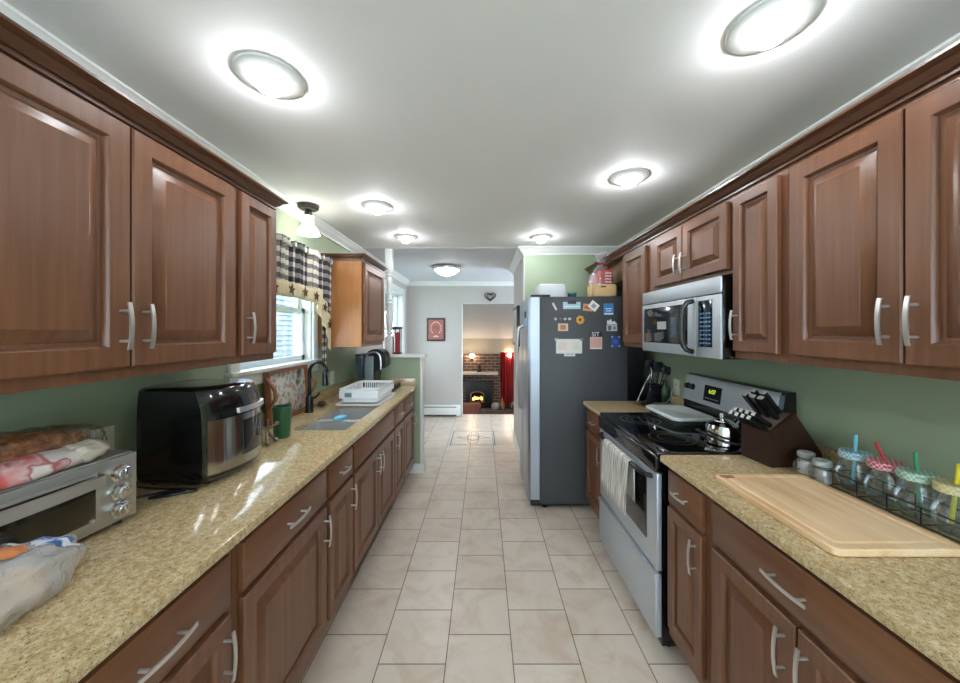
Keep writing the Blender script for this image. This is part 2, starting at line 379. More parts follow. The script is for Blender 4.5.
g.cyl((-3.9, 2.75, -.8), (-3.9, 2.75, 1.8), .05, .02); g.thing('garden_shrub', solid(120, 150, 96, .7), 'leafy green shrub beside the neighbouring house outside the window', 'shrub')
G().box(-12, WL - .2, -3, 14, -0.9, -0.8).struct('ground_outside', solid(120, 140, 90, .9))

# ------------------------------------------------------------------ far room with fireplace
def brick():
    m = mat('brown_brick', rough=0.85); c = coords(m, rot=(R(90), 0, 0))
    b = nd(m, 'ShaderNodeTexBrick'); b.inputs['Scale'].default_value = 1; b.inputs['Brick Width'].default_value = .2; b.inputs['Row Height'].default_value = .07; b.inputs['Mortar Size'].default_value = .006
    b.inputs['Color1'].default_value = lin(96, 62, 46); b.inputs['Color2'].default_value = lin(64, 46, 38); b.inputs['Mortar'].default_value = lin(140, 128, 114)
    ln(m, c, 'Vector', b, 'Vector'); ln(m, b, 'Color', P(m), 'Base Color'); return m
BRICK = brick(); FZ = -0.55
G().box(-2.0, 2.2, 6.12, 9.0, FZ - .1, FZ).struct('floor_den', solid(120, 96, 76, .5))
G().box(-2.0, 2.2, 6.121, 6.14, FZ, -0.001).struct('wall_den_step', BEIGE)
G().box(-2.0, 2.2, 8.7, 8.85, FZ, 1.6).struct('wall_den_back', solid(170, 160, 142, .6))
holed(G(), -2.1, -2.0, 6.12, 8.85, FZ, 2.6, [(6.5, 8.2, .1, 1.9)]).struct('wall_den_left', BEIGE)  # the opening is added, out of view, to bring daylight into the den
G().box(2.2, 2.3, 6.12, 8.85, FZ, 2.6).struct('wall_den_right', BEIGE)
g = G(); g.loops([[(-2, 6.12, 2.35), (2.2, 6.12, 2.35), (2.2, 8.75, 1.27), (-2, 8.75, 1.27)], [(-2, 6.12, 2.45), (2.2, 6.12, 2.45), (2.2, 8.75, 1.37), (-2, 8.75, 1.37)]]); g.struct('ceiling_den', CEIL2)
fp = thing('fireplace', 'brown brick fireplace with black insert and stone mantel in the far room', 'fireplace', (0.0, 8.5, FZ))
G().box(-0.9, 0.42, 8.45, 8.7, FZ, 0.90).part('chimney_breast', BRICK, fp)
G().box(-0.9, 0.95, 8.05, 8.45, FZ, FZ + .16, .01).part('hearth', solid(92, 78, 70, .7), fp)
G().box(-0.9, 0.36, 8.28, 8.45, 0.42, 0.49, .01).part('mantel', solid(196, 184, 168, .5), fp)
g = G(); g.box(-0.43, 0.22, 8.38, 8.45, FZ + .16, 0.26, .01); ins = g.part('stove_insert', solid(18, 18, 19, .45), fp)
def arch(y, x0, x1, z0, z1, n=10):
    c = (x0 + x1) / 2; h = (x1 - x0) / 2; k = z1 - z0
    return [(x0, y, z0), (x1, y, z0)] + [(c + h * math.cos(a), y, z0 + k * .7 + k * .3 * math.sin(a)) for a in [math.pi * i / n for i in range(n + 1)]]
g = G(); g.loops([arch(8.37, -.31, .03, -.25, .02), arch(8.355, -.31, .03, -.25, .02)]); sd = g.part('stove_door', solid(176, 150, 96, .3, metal=.8), fp)
G().loops([arch(8.354, -.285, .005, -.225, -.005), arch(8.35, -.285, .005, -.225, -.005)]).part('stove_window', solid(20, 10, 6, .15), sd)
g = G()
for k in range(7):
    x = -.24 + k * .035; h = random.uniform(.06, .13); g.lathe([(.012, 0), (.018, h * .3), (.010, h * .7), (.001, h)], (x, 8.343, -.2), 8)
g.part('flame', solid(255, 180, 80, emit=(255, 170, 70), es=4.0), sd)
g = G(); g.cyl((-.26, 8.34, -.205), (-.02, 8.338, -.2), .018); g.cyl((-.2, 8.335, -.19), (-.05, 8.335, -.17), .015); g.part('log', solid(60, 44, 34, .9), sd)
def sconce(x, lab):
    t = thing('wall_sconce', lab, 'wall lamp', (x, 8.45 if x < .4 else 8.7, .78), group='sconces in the far room')
    y = top(t).location.y
    G().box(x - .035, x + .035, y - .02, y, .76, .9, .005).part('backplate', DBRONZE, t)
    G().tube([(x, y - .01, .84), (x, y - .07, .80), (x, y - .1, .83)], .008).part('arm', DBRONZE, t)
    G().sphere((x, y - .1, .88), .055).part('lamp_shade', mat('lit_sconce_glass', (255, 240, 220), .4, emit=(255, 220, 180), es=30), t)
sconce(-.27, 'lit wall sconce on the brick above the mantel'); sconce(.66, 'lit wall sconce glowing against the red curtain')
g = G(); ls = []
for z in (FZ + .02, .95):
    ls.append([(.43 + .9 * i / 60, 8.6 + .03 * math.sin(i * 1.3), z) for i in range(61)] + [(1.33 - .9 * i / 60, 8.615 + .03 * math.sin((60 - i) * 1.3), z) for i in range(61)])
g.loops(ls); g.thing('red_curtain', solid(168, 32, 34, .8), 'red curtain hanging right of the brick fireplace', 'curtain')
def armchair():
    t = thing('armchair', 'rust brown armchair back in front of the fireplace', 'armchair', (-.28, 7.3, FZ))
    g = G(); g.box(-.52, -.04, 7.05, 7.2, FZ + .12, .0, .06, 4); g.part('backrest', solid(150, 92, 74, .7), t)
    G().box(-.5, -.06, 7.2, 7.7, FZ + .12, -.25, .04, 3).part('seat', solid(140, 84, 68, .7), t)
    for x in (-.48, -.1):
        for y in (7.1, 7.65): G().cyl((x, y, FZ), (x, y, FZ + .13), .02).part('leg', BLOCKW, t)
armchair()
HZ = FZ + .16
G().lathe([(.07, 0), (.1, .05), (.1, .12), (.06, .16)], (.30, 8.2, HZ), 14).thing('stoneware_crock', solid(150, 148, 144, .5), 'grey stoneware crock on the hearth', 'crock')
G().lathe([(.05, 0), (.06, .08), (.05, .15), (.02, .2), (.02, .27)], (.46, 8.25, HZ), 14).thing('ceramic_jug', solid(170, 120, 70, .4), 'tan slender jug on the hearth right of the grey crock', 'jug')
t = thing('log_basket', 'basket of split firewood at the right end of the hearth', 'basket', (.78, 8.22, HZ))
G().lathe([(.12, 0), (.15, .05), (.16, .12), (.15, .12), (.13, .02)], (.78, 8.22, HZ), 16).part('basket', solid(92, 70, 50, .8), t)
g = G()
for k in range(5): g.cyl((.68 + k * .045, 8.1, HZ + .10 + .03 * (k % 2)), (.70 + k * .04, 8.34, HZ + .11 + .03 * (k % 2)), .03, n=8)
g.part('firewood', solid(176, 148, 118, .8), t)
t = thing('fireplace_tools', 'dark iron fireplace tool stand in front of the red curtain', 'tool stand', (.62, 8.42, HZ))
G().cyl((.62, 8.42, HZ), (.62, 8.42, HZ + .02), .08).part('base', BLACK, t); G().cyl((.62, 8.42, HZ), (.62, 8.42, HZ + .5), .009).part('pole', BLACK, t)
for k in range(3):
    G().cyl((.57 + k * .05, 8.40, HZ + .06), (.57 + k * .05, 8.40, HZ + .46), .006).part('poker', BLACK, t)
G().lathe([(.05, 0), (.06, .03), (.03, .1), (.05, .14), (.02, .2)], (-.1, 8.36, .49), 12).thing('mantel_figurine', solid(40, 32, 30, .5), 'small dark figurine standing on the mantel', 'figurine')

# ------------------------------------------------------------------ ceiling lights
LB = mat('lit_bulb', (255, 255, 255), .4, emit=(246, 250, 255), es=LAMP)
def downlight(x, y, lab):
    t = thing('recessed_light', lab, 'ceiling light', (x, y, CZ - .012), group='recessed ceiling lights')
    G().lathe([(.050, .012), (.056, .002), (.064, -.003), (.070, -.004), (.074, -.0015), (.098, .003), (.104, .007), (.105, .012)], (0, 0, 0), 40, False, False).part('trim_ring', WHITE, t, world=False)
    G().lathe([(.052, .010), (.046, .006), (.031, .004), (.029, .004)], (0, 0, 0), 32, True, False).part('reflector', WHITE, t, world=False)
    G().lathe([(.030, .008), (.036, -.008), (.038, -.022), (.034, -.034), (.020, -.042), (.001, -.044)], (0, 0, 0), 24).part('bulb', LB, t, world=False)
for x, y, lab in ((-.725, 1.175, 'recessed ceiling light nearest the left upper cabinets'), (.809, .972, 'recessed ceiling light nearest the right upper cabinets, closest to the viewer'),
                  (-.733, 2.387, 'recessed ceiling light over the sink side, middle one of the left row'), (.82, 1.938, 'recessed ceiling light in front of the microwave'),
                  (-.708, 3.17, 'recessed ceiling light near the white turned post, last of the left row'), (.533, 3.17, 'recessed ceiling light in front of the green wall above the fridge')):
    downlight(x, y, lab)
for x in (-.70, .78): downlight(x, -.7, 'added unseen recessed light behind the viewer, on the %s' % ('left' if x < 0 else 'right'))  # two extra lamps, added out of view to light the room
t = thing('flush_mount_lamp', 'small ceiling lamp with bell-shaped white glass shade over the checked curtain', 'ceiling lamp', (-1.20, 2.37, CZ - .2))
G().lathe([(.02, 0), (.055, .004), (.066, .014), (.068, .03), (.068, .034)], (-1.2, 2.37, CZ - .036), 32).part('canopy', DBRONZE, t)
G().lathe([(.022, 0), (.026, .02), (.02, .045)], (-1.2, 2.37, CZ - .08), 20).part('socket', DBRONZE, t)
G().lathe([(.074, 0), (.062, .03), (.036, .065), (.031, .10), (.033, .122), (.029, .122), (.027, .10), (.032, .065), (.058, .03), (.070, 0)], (-1.2, 2.37, CZ - .2), 32, False, False).part('lamp_shade', mat('lit_white_glass', (250, 250, 245), .3, emit=(255, 252, 240), es=2.6), t)
G().sphere((-1.2, 2.37, CZ - .14), .022, rz=.032).part('bulb', mat('lit_lamp_bulb', (255, 255, 250), .4, emit=(255, 252, 240), es=14), t)
t = thing('dome_ceiling_light', 'frosted dome ceiling light with nickel rim in the dining area', 'ceiling light', (-.48, 4.59, CZ - .13))
G().lathe([(.16, 0), (.185, .01), (.19, .03), (.17, .05)], (-.48, 4.59, CZ - .056), 36).part('rim', NICKEL, t)
G().lathe([(.001, -.075), (.05, -.07), (.11, -.045), (.15, -.015), (.165, .004)], (-.48, 4.59, CZ - .056), 36).part('glass_bowl', mat('lit_frosted_bowl', (255, 255, 250), .4, emit=(244, 248, 255), es=8), t)
G().sphere((-.48, 4.59, CZ - .137), .012).part('finial', NICKEL, t)

# ------------------------------------------------------------------ cabinets
CABK = solid(46, 30, 24, .6)
def base_cab(side, y0, y1, drawers, doors, label):
    fx, wx = (-.72, WL + .003) if side < 0 else (.849, WR - .003); out = (1, 0, 0) if side < 0 else (-1, 0, 0)
    s = 1 if side < 0 else -1
    t = thing('base_cabinet', label, 'cabinet', ((fx + wx) / 2, (y0 + y1) / 2, 0), group='base cabinets on the %s' % ('left' if side < 0 else 'right'))
    a, b = sorted((fx, wx)); g = G()
    if 'sink cabinet with' in label:
        g.box(a, b, y0, y0 + .018, .10, .882); g.box(a, b, y1 - .018, y1, .10, .882); g.box(a, b, y0, y1, .10, .118); g.box(b - .02, b, y0, y1, .66, .882); g.box(b - .02, b, y0, y1, .10, .16); g.box(a, a + .01, y0, y1, .10, .882)
    else: g.box(a, b, y0, y1, .10, .882)
    g.part('carcass', WV, t)
    G().box(a if side < 0 else a + .07, b - .07 if side < 0 else b, y0 + .001, y1 - .001, 0, .10).part('toe_kick', WH, t)
    for d in drawers:
        ya, yb = d[:2]; o = rects(G(), (fx + .001 * s, ya, .715), (0, 1, 0), (0, 0, 1), out, yb - ya, .142, DRAWP).part('drawer_front', WH, t)
        if len(d) < 3: handle_bm((fx + .02 * s, (ya + yb) / 2, .789), (0, 1, 0), out, .105 if yb - ya < .4 else .14).part('handle', NICKEL, o)
    for ya, yb, hs in doors:
        o = door_bm((fx + .001 * s, ya, .155), (0, 1, 0), (0, 0, 1), out, yb - ya, .54).part('door', WV, t)
        if hs: handle_bm((fx + .02 * s, ya + .03 if hs < 0 else yb - .03, .60), (0, 0, 1), out).part('handle', NICKEL, o)
base_cab(-1, .49, .986, [(.53, .962)], [(.53, .962, 1)], 'left base cabinet nearest the viewer, under the bag of rolls')
base_cab(-1, .988, 1.562, [(1.013, 1.548)], [(1.013, 1.548, 1)], 'wide single-door base cabinet below the black air fryer')
base_cab(-1, 1.564, 1.868, [(1.58, 1.858)], [(1.58, 1.858, 1)], 'narrow base cabinet left of the sink cabinet')
base_cab(-1, 1.870, 2.735, [(1.88, 2.727, 0)], [(1.88, 2.30, 1), (2.307, 2.727, -1)], 'double-door sink cabinet with a false drawer front')
base_cab(-1, 2.737, 3.06, [(2.747, 3.05)], [(2.747, 3.05, -1)], 'narrow base cabinet right of the sink cabinet')
base_cab(-1, 3.062, 3.598, [(3.075, 3.48)], [(3.075, 3.48, 1)], 'left base cabinet at the far end against the half wall')
base_cab(1, 1.288, 1.572, [(1.3125, 1.551)], [(1.3125, 1.551, -1)], 'narrow right base cabinet beside the range')
base_cab(1, .50, 1.286, [(.61, 1.253)], [(.58, .911, 1), (.918, 1.253, -1)], 'wide double-door right base cabinet below the cutting board')
base_cab(1, 2.375, 2.785, [(2.39, 2.77)], [(2.39, 2.77, -1)], 'small base cabinet between the range and the fridge')

def upper_cab(side, y0, y1, z0, z1, doors, label, fx=None, sidem=None, dz=(.032, .012)):
    if fx is None: fx = -.975 if side < 0 else 1.10
    wx = WL + .003 if side < 0 else WR - .003; s = 1 if side < 0 else -1; out = (s, 0, 0)
    t = thing('wall_cabinet', label, 'cabinet', ((fx + wx) / 2, (y0 + y1) / 2, z0), group='wall cabinets on the %s' % ('left' if side < 0 else 'right'))
    a, b = sorted((fx, wx)); G().box(a, b, y0, y1, z0, z1).part('carcass', sidem or WV, t)
    if sidem: G().box(*sorted((fx, fx + .002 * s)), y0, y1, z0, z1).part('face_frame', WV, t)
    for ya, yb, hs in doors:
        o = door_bm((fx + .003 * s, ya, z0 + dz[0]), (0, 1, 0), (0, 0, 1), out, yb - ya, z1 - z0 - dz[0] - dz[1]).part('door', WV, t)
        if hs: handle_bm((fx + .022 * s, ya + .028 if hs < 0 else yb - .028, z0 + dz[0] + (.11 if z1 - z0 > .4 else .09)), (0, 0, 1), out, .125 if z1 - z0 > .4 else .11).part('handle', NICKEL, o)
upper_cab(-1, .50, 1.348, 1.351, 2.045, [(.52, .934, 1), (.939, 1.33, -1)], 'large two-door wall cabinet on the left above the toaster oven')
upper_cab(-1, 1.35, 1.605, 1.351, 2.045, [(1.367, 1.592, -1)], 'narrow one-door wall cabinet left of the checked curtain')
upper_cab(-1, 2.765, 3.345, 1.351, 2.045, [(2.79, 3.325, 1)], 'wall cabinet with honey-coloured side above the coffee maker', sidem=WSIDE)
upper_cab(1, .52, 1.24, 1.364, 2.075, [(.556, .883, 1), (.888, 1.216, -1)], 'large two-door wall cabinet on the right above the mason jar mugs', dz=(.031, .023))
upper_cab(1, 1.242, 1.505, 1.364, 2.075, [(1.267, 1.49, 1)], 'narrow wall cabinet right of the microwave', dz=(.031, .023))
upper_cab(1, 1.507, 2.205, 1.735, 2.075, [(1.529, 1.866, 1), (1.871, 2.18, -1)], 'short two-door wall cabinet above the microwave', dz=(.02, .023))
upper_cab(1, 2.272, 2.69, 1.364, 2.075, [(2.30, 2.66, 0)], 'wall cabinet between microwave and fridge', dz=(.031, .023))
upper_cab(1, 2.71, 3.575, 1.90, 2.075, [], 'shallow cabinet box above the fridge', fx=1.16)
g = G(); g.box(1.10, WR - .003, 2.207, 2.270, 1.735, 2.075); g.thing('cabinet_filler', WV, 'narrow wooden filler strip above the far corner of the microwave', 'filler strip')
CC = [(0, 0), (.010, 0), (.010, .007), (.005, .009), (.005, .014), (.012, .015), (.018, .020), (.024, .027), (.028, .031), (.028, .035), (.036, .036), (.046, .041), (.046, .048), (0, .048)]
def cab_crown(side, fx, y0, y1, z0, label, ends=(False, False)):
    s = 1 if side < 0 else -1; g = G()
    k0 = 1 if ends[0] else 0; k1 = 1 if ends[1] else 0
    g.prism(CC, lambda o, h: (fx + s * o, y0 - o * k0, z0 + h), lambda o, h: (fx + s * o, y1 + o * k1, z0 + h))
    wx = WL + .003 if side < 0 else WR - .003
    if ends[0]: g.prism(CC, lambda o, h: (fx + s * o, y0 - o, z0 + h), lambda o, h: (wx, y0 - o, z0 + h))
    if ends[1]: g.prism(CC, lambda o, h: (fx + s * o, y1 + o, z0 + h), lambda o, h: (wx, y1 + o, z0 + h))
    g.box(*sorted((fx, wx)), y0, y1, z0, z0 + .03)
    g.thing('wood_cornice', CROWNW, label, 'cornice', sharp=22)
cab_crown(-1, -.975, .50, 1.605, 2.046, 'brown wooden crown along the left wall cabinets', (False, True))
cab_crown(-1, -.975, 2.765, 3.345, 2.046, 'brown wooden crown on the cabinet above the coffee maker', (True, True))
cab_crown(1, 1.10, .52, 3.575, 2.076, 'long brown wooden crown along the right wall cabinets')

# countertops
def counter_bm(g, side, y0, y1, x0=None, x1=None):
    e = ED_L if side < 0 else ED_R; w = WL + .002 if side < 0 else WR - .002; s = 1 if side < 0 else -1
    pr = [(e, .886), (e, .906), (e - s * .003, .912), (e - s * .008, .914), (w, .914), (w, .884), (e - s * .003, .884)]
    return g.prism(pr, lambda x, z: (x, y0, z), lambda x, z: (x, y1, z))
SK = (1.965, 2.66, -1.10, -.785)
g = G(); counter_bm(g, -1, .40, SK[0]); counter_bm(g, -1, SK[1], 3.597)
pr = [(ED_L, .886), (ED_L, .906), (ED_L - .003, .912), (ED_L - .008, .914), (SK[3], .914), (SK[3], .884), (ED_L - .003, .884)]
g.prism(pr, lambda x, z: (x, SK[0], z), lambda x, z: (x, SK[1], z)); g.box(WL + .002, SK[2], SK[0], SK[1], .884, .914)
t = thing('countertop', 'long speckled gold granite countertop with the sink on the left', 'countertop', (-1, 2.0, .884))
g.part('slab', GRAN, t)
g = G(); g.box(WL + .003, WL + .022, .40, 3.577, .914, .994, .003); g.box(WL + .003, ED_L - .02, 3.577, 3.597, .914, .994, .003); g.part('backsplash', GRAN, t)
for a, b, lab in ((.40, 1.577, 'speckled gold granite countertop on the right under the cutting board'), (2.37, 2.795, 'small granite countertop between the range and the fridge')):
    t = thing('countertop', lab, 'countertop', (1.13, (a + b) / 2, .884))
    counter_bm(G(), 1, a, b).part('slab', GRAN, t); G().box(WR - .022, WR - .003, a, b, .914, .994, .003).part('backsplash', GRAN, t)

# sink
t = thing('kitchen_sink', 'double-bowl stainless steel sink set into the granite', 'sink', (-.94, 2.3, .70))
def bowl(y0, y1):
    x0, x1 = SK[2] - .004, SK[3] + .004; g = G()
    def lp(ins, z): 
        r = .035; pts = []
        for cx, cy, a0 in ((x1 - ins - r, y1 - ins - r, 0), (x0 + ins + r, y1 - ins - r, 90), (x0 + ins + r, y0 + ins + r, 180), (x1 - ins - r, y0 + ins + r, 270)):
            for k in range(5): pts.append((cx + r * math.cos(R(a0 + k * 22.5)), cy + r * math.sin(R(a0 + k * 22.5)), z))
        return pts
    g.loops([lp(-.012, .883), lp(0, .883), lp(.004, .72), lp(.03, .705)], False, True); return g
SINKM = mat('satin_sink_steel', (206, 208, 206), .36, .45)
for a, b in ((SK[0] - .003, 2.295), (2.325, SK[1] + .003)):
    o = bowl(a, b).part('bowl', SINKM, t)
    G().lathe([(.04, 0), (.04, .003), (.03, .004), (.012, .001)], (-.94, (a + b) / 2, .706), 20).part('drain', CHROME, o)
G().box(SK[2] - .004, SK[3] + .004, 2.291, 2.329, .866, .884, .006).part('divider', SINKM, t)
# faucet
t = thing('kitchen_faucet', 'black gooseneck pull-down faucet behind the sink', 'faucet', (-1.212, 2.41, CT))
G().lathe([(.03, 0), (.03, .006), (.026, .01), (.025, .10), (.02, .115), (.015, .12)], (-1.212, 2.41, CT), 20).part('base', BLACK, t)
arc = [(-1.212, 2.41, 1.03), (-1.212, 2.41, 1.19)] + [(-1.212 + .06 - .06 * math.cos(a), 2.41, 1.19 + .075 * math.sin(a)) for a in [math.pi * k / 14 for k in range(1, 15)]]
G().tube(arc, .012, 12).part('spout', solid(40, 42, 44, .25, metal=.6), t)
G().cyl((-1.105, 2.41, 1.195), (-1.102, 2.41, 1.10), .016, .021).part('spray_head', solid(46, 48, 52, .25, metal=.5), t)
G().tube([(-1.212, 2.435, 1.0), (-1.19, 2.455, 1.01), (-1.165, 2.47, 1.04)], [.011, .008, .006]).part('lever', BLACK, t)
G().box(-.99, -.93, 2.275, 2.36, .884, .908, .007).thing('sponge', BLUE, 'blue sponge lying on the sink divider', 'sponge')
t = thing('soap_dish', 'small metal dish with scrubber on the ledge right of the faucet', 'dish', (-1.215, 2.60, CT))
G().lathe([(.03, 0), (.045, .012), (.048, .014), (.044, .014), (.03, .004)], (0, 0, 0), 20).part('dish', CHROME, t, world=False)
G().sphere((0, 0, .022), .03, rz=.016).part('scrubber', solid(70, 52, 44, .8), t, world=False)

# ------------------------------------------------------------------ range and microwave
ry0, ry1 = 1.585, 2.36
t = thing('range', 'stainless steel electric range with black glass cooktop', 'range', (1.1, (ry0 + ry1) / 2, 0))
G().box(.812, WR - .025, ry0 + .003, ry1 - .003, .03, .905).part('body', GLOSSB, t)
g = G(); g.box(.785, 1.36, ry0, ry1, .905, .925, .006); ck = g.part('cooktop', BGLASS, t)
def ring(g, cx, cy, r, z, wd=.0013, n=48):
    g.loops([[(cx + q * math.cos(2 * math.pi * k / n), cy + q * math.sin(2 * math.pi * k / n), z) for k in range(n)] for q in (r - wd, r + wd)], False, False)
for cx, cy, rs in ((.97, 1.79, (.11, .07)), (.97, 2.16, (.115, .08, .05)), (1.22, 1.79, (.075,)), (1.22, 2.16, (.085,))):
    g = G()
    for r in rs: ring(g, cx, cy, r, .9256)
    g.part('burner_ring', solid(104, 108, 112, .4), ck)
g = G(); g.box(.775, .815, ry0, ry1, .825, .908, .012, 3); g.part('front_rail', GLOSSB, t)
dr = G().box(.787, .812, ry0 + .004, ry1 - .004, .372, .822, .005).part('oven_door', APPL, t)
G().box(.783, .79, ry0 + .10, ry1 - .10, .47, .765, .003).part('oven_window', BGLASS, dr)
hp = [(.80, ry0 + .045, .792), (.765, ry0 + .06, .797), (.752, ry0 + .1, .80)] + [(.748, ry0 + .15 + k * .0475, .801) for k in range(11)] + [(.752, ry1 - .1, .80), (.765, ry1 - .06, .797), (.80, ry1 - .045, .792)]
G().tube(hp, .012, 10).part('handle', BLACK, dr)
bd = G().box(.78, .812, ry0 + .004, ry1 - .004, .065, .355, .006).part('storage_drawer', APPL, t)
G().box(.774, .782, ry0 + .004, ry1 - .004, .335, .355, .003).part('drawer_lip', APPL, bd)
for x in (.86, 1.38):
    for y in (ry0 + .05, ry1 - .05): G().cyl((x, y, 0), (x, y, .035), .018).part('foot', BLACK, t)
bgp = [(1.357, 1.02), (1.378, 1.175), (1.386, 1.192), (1.40, 1.197), (1.43, 1.197), (1.435, .925), (1.36, .925)]
bk = G().prism(bgp, lambda x, z: (x, ry0 + .004, z), lambda x, z: (x, ry1 - .004, z)).part('backguard', GLOSSB, t)
ps = [(1.354, 1.024), (1.375, 1.176), (1.384, 1.190), (1.39, 1.190), (1.362, 1.024)]
cp = G().prism(ps, lambda x, z: (x, ry0 + .03, z), lambda x, z: (x, ry1 - .006, z)).part('control_panel', APPL, bk)
PV = Vector((.021, 0, .152)).normalized(); PU = Vector((0, -1, 0)); PN = Vector((-.152, 0, .021)).normalized()
def onp(y, z): return Vector((1.354 + (z - 1.024) * .021 / .152, y, z))
for y in (2.315, 2.265, 1.70, 1.655):
    p = onp(y, 1.115); g = G(); g.cyl(p, p + PN * .022, .021, .018, 20); g.box(-.003, .003, -.017, .017, 0, .004)
    kb = G().cyl(p, p + PN * .022, .021, .017, 20); kb.cyl(p + PN * .02 - PV * .015, p + PN * .02 + PV * .015, .005, n=8); kb.part('knob', BLACK, bk)
g = G(); c = onp(2.07, 1.10)
g.loops([[c + PU * a + PV * b + PN * d for a, b in ((-.075, -.048), (.075, -.048), (.075, .048), (-.075, .048))] for d in (0, .004)]); ds = g.part('display', BGLASS, bk)
M_ = frame(c + PN * .0046 + PV * .012 - PU * .0, PU, PV)
text('6:07', .036, M_, solid(160, 200, 60, emit=(170, 210, 70), es=.5), bk, 'display_digits')
g = G()
for k in range(8):
    q = c + PU * (-.055 + .0157 * k) - PV * .03; g.loops([[q + PU * a + PV * b + PN * d for a, b in ((-.004, -.003), (.004, -.003), (.004, .003), (-.004, .003))] for d in (.004, .0055)])
g.part('button', solid(150, 150, 150), bk)
top(t).location.x += .013
# towel over oven handle
def towel():
    g = G(); n = 22; ys = [1.77 + .36 * i / n for i in range(n + 1)]
    def wob(y, z): k = max(0, (.80 - z)) / .25; return .006 * math.sin(y * 60) * k + .004 * math.sin(y * 97 + 1) * k
    prof = [(0.7810, .60), (0.7800, .66), (0.7790, .72), (0.7790, .78), (0.7770, .812), (0.7610, .8185), (0.7450, .812), (0.7420, .78), (0.7390, .74), (0.7370, .70), (0.7350, .66), (0.7330, .62), (0.7320, .58), (0.7310, .535)]
    ls = [[(x + (-1 if i > 5 else .3) * abs(wob(y, z)), y + (.012 * (.8 - z)) * math.sin(i), z + (.012 * math.sin(y * 9) if i == len(prof) - 1 else 0)) for y in ys] for i, (x, z) in enumerate(prof)]
    g.loops(ls, False, False, closed=False)
    m = mat('striped_grey_towel', rough=.95); c = coords(m, (0, 170, 6)); n_ = nd(m, 'ShaderNodeTexNoise', i_Scale=1.0, i_Detail=3); ln(m, c, 'Vector', n_, 'Vector')
    r = ramp(m, [(.36, (128, 116, 104)), (.5, (206, 202, 194)), (.65, (232, 230, 224))]); ln(m, n_, 'Fac', r, 'Fac'); ln(m, r, 'Color', P(m), 'Base Color')
    o = g.thing('dish_towel', m, 'white and taupe dish towel hanging over the oven door handle', 'towel', sharp=80)
    md = o.modifiers.new('s', 'SOLIDIFY'); md.thickness = .003
towel()
# casserole
t = thing('casserole_dish', 'rectangular glass baking dish with white plastic lid on the back of the cooktop', 'baking dish', (1.235, 2.165, .926))
def rr(x0, x1, y0, y1, z, r=.04, n=5):
    return [(cx + r * math.cos(R(a0 + 90 * k / (n - 1))), cy + r * math.sin(R(a0 + 90 * k / (n - 1))), z) for cx, cy, a0 in ((x1 - r, y1 - r, 0), (x0 + r, y1 - r, 90), (x0 + r, y0 + r, 180), (x1 - r, y0 + r, 270)) for k in range(n)]
G().loops([rr(1.12, 1.34, 2.0, 2.33, .926), rr(1.105, 1.35, 1.985, 2.345, .965), rr(1.10, 1.352, 1.98, 2.35, .967), rr(1.112, 1.345, 1.992, 2.338, .966), rr(1.126, 1.335, 2.006, 2.325, .931)], True, True).part('dish', glassy('baking_glass', (190, 214, 208), 1.5, .12, (200, 220, 214)), t)
G().loops([rr(1.128, 1.333, 2.01, 2.322, .932), rr(1.122, 1.338, 2.004, 2.328, .956)]).part('food', solid(128, 110, 70, .8), t)
G().loops([rr(1.095, 1.353, 1.975, 2.352, .962), rr(1.093, 1.354, 1.973, 2.353, .974), rr(1.105, 1.346, 1.985, 2.343, .979), rr(1.115, 1.338, 1.995, 2.335, .975)]).part('lid', FROST, t)
# kettle
kx, ky, kz = 1.18, 1.70, .926
t = thing('tea_kettle', 'small polished steel kettle on the near back burner', 'kettle', (kx, ky, kz))
G().lathe([(.064, 0), (.071, .006), (.073, .02), (.072, .075), (.066, .095), (.05, .107), (.035, .112)], (kx, ky, kz), 36).part('body', CHROME, t)
ld = G().lathe([(.040, .108), (.036, .116), (.015, .123), (.008, .125)], (kx, ky, kz), 28).part('lid', CHROME, t)
G().lathe([(.006, .125), (.012, .131), (.014, .140), (.010, .149), (.002, .152)], (kx, ky, kz), 16).part('knob', CHROME, ld)
G().tube([(kx + .06, ky + .03, kz + .06), (kx + .10, ky + .05, kz + .085), (kx + .125, ky + .062, kz + .105)], [.02, .014, .011]).part('spout', CHROME, t)
G().tube([(kx - .105 * math.cos(a) , ky - .115 * math.sin(a), kz + .045 + .012 * math.cos(2 * a)) for a in [math.pi * (-.35 + 1.0 * k / 18) for k in range(19)]], .006, 8).part('handle', BLACK, t)

# microwave
mx, my0, my1, mz0, mz1 = 1.047, 1.52, 2.268, 1.354, 1.725
t = thing('microwave', 'stainless over-the-range microwave with black door window', 'microwave', (1.25, 1.9, mz0))
G().box(mx + .012, WR - .004, my0 + .001, my1 - .002, mz0, mz1 - .003, .003).part('body', GLOSSB, t)
G().box(mx, mx + .0115, my0, my1, mz1 - .075, mz1, .006).part('vent_grille', APPL, t)
G().box(mx, mx + .0115, my0, my0 + .175, mz0, mz1 - .079, .005).part('control_panel', APPL, t)
dr = G().box(mx, mx + .0115, my0 + .178, my1, mz0, mz1 - .079, .005).part('door', APPL, t)
G().box(mx - .002, mx + .003, my0 + .245, my1 - .03, mz0 + .055, mz1 - .105, .001).part('door_window', BGLASS, dr)
hy = my0 + .20
hp = [(mx, hy, mz1 - .095), (mx - .03, hy + .003, mz1 - .105), (mx - .042, hy + .012, mz1 - .13)] + [(mx - .045, hy + .017, z) for z in (1.56, 1.53, 1.50, 1.47, 1.44)] + [(mx - .042, hy + .012, mz0 + .055), (mx - .03, hy + .003, mz0 + .032), (mx, hy, mz0 + .022)]
G().tube(hp, .013, 10).part('handle', BLACK, dr)
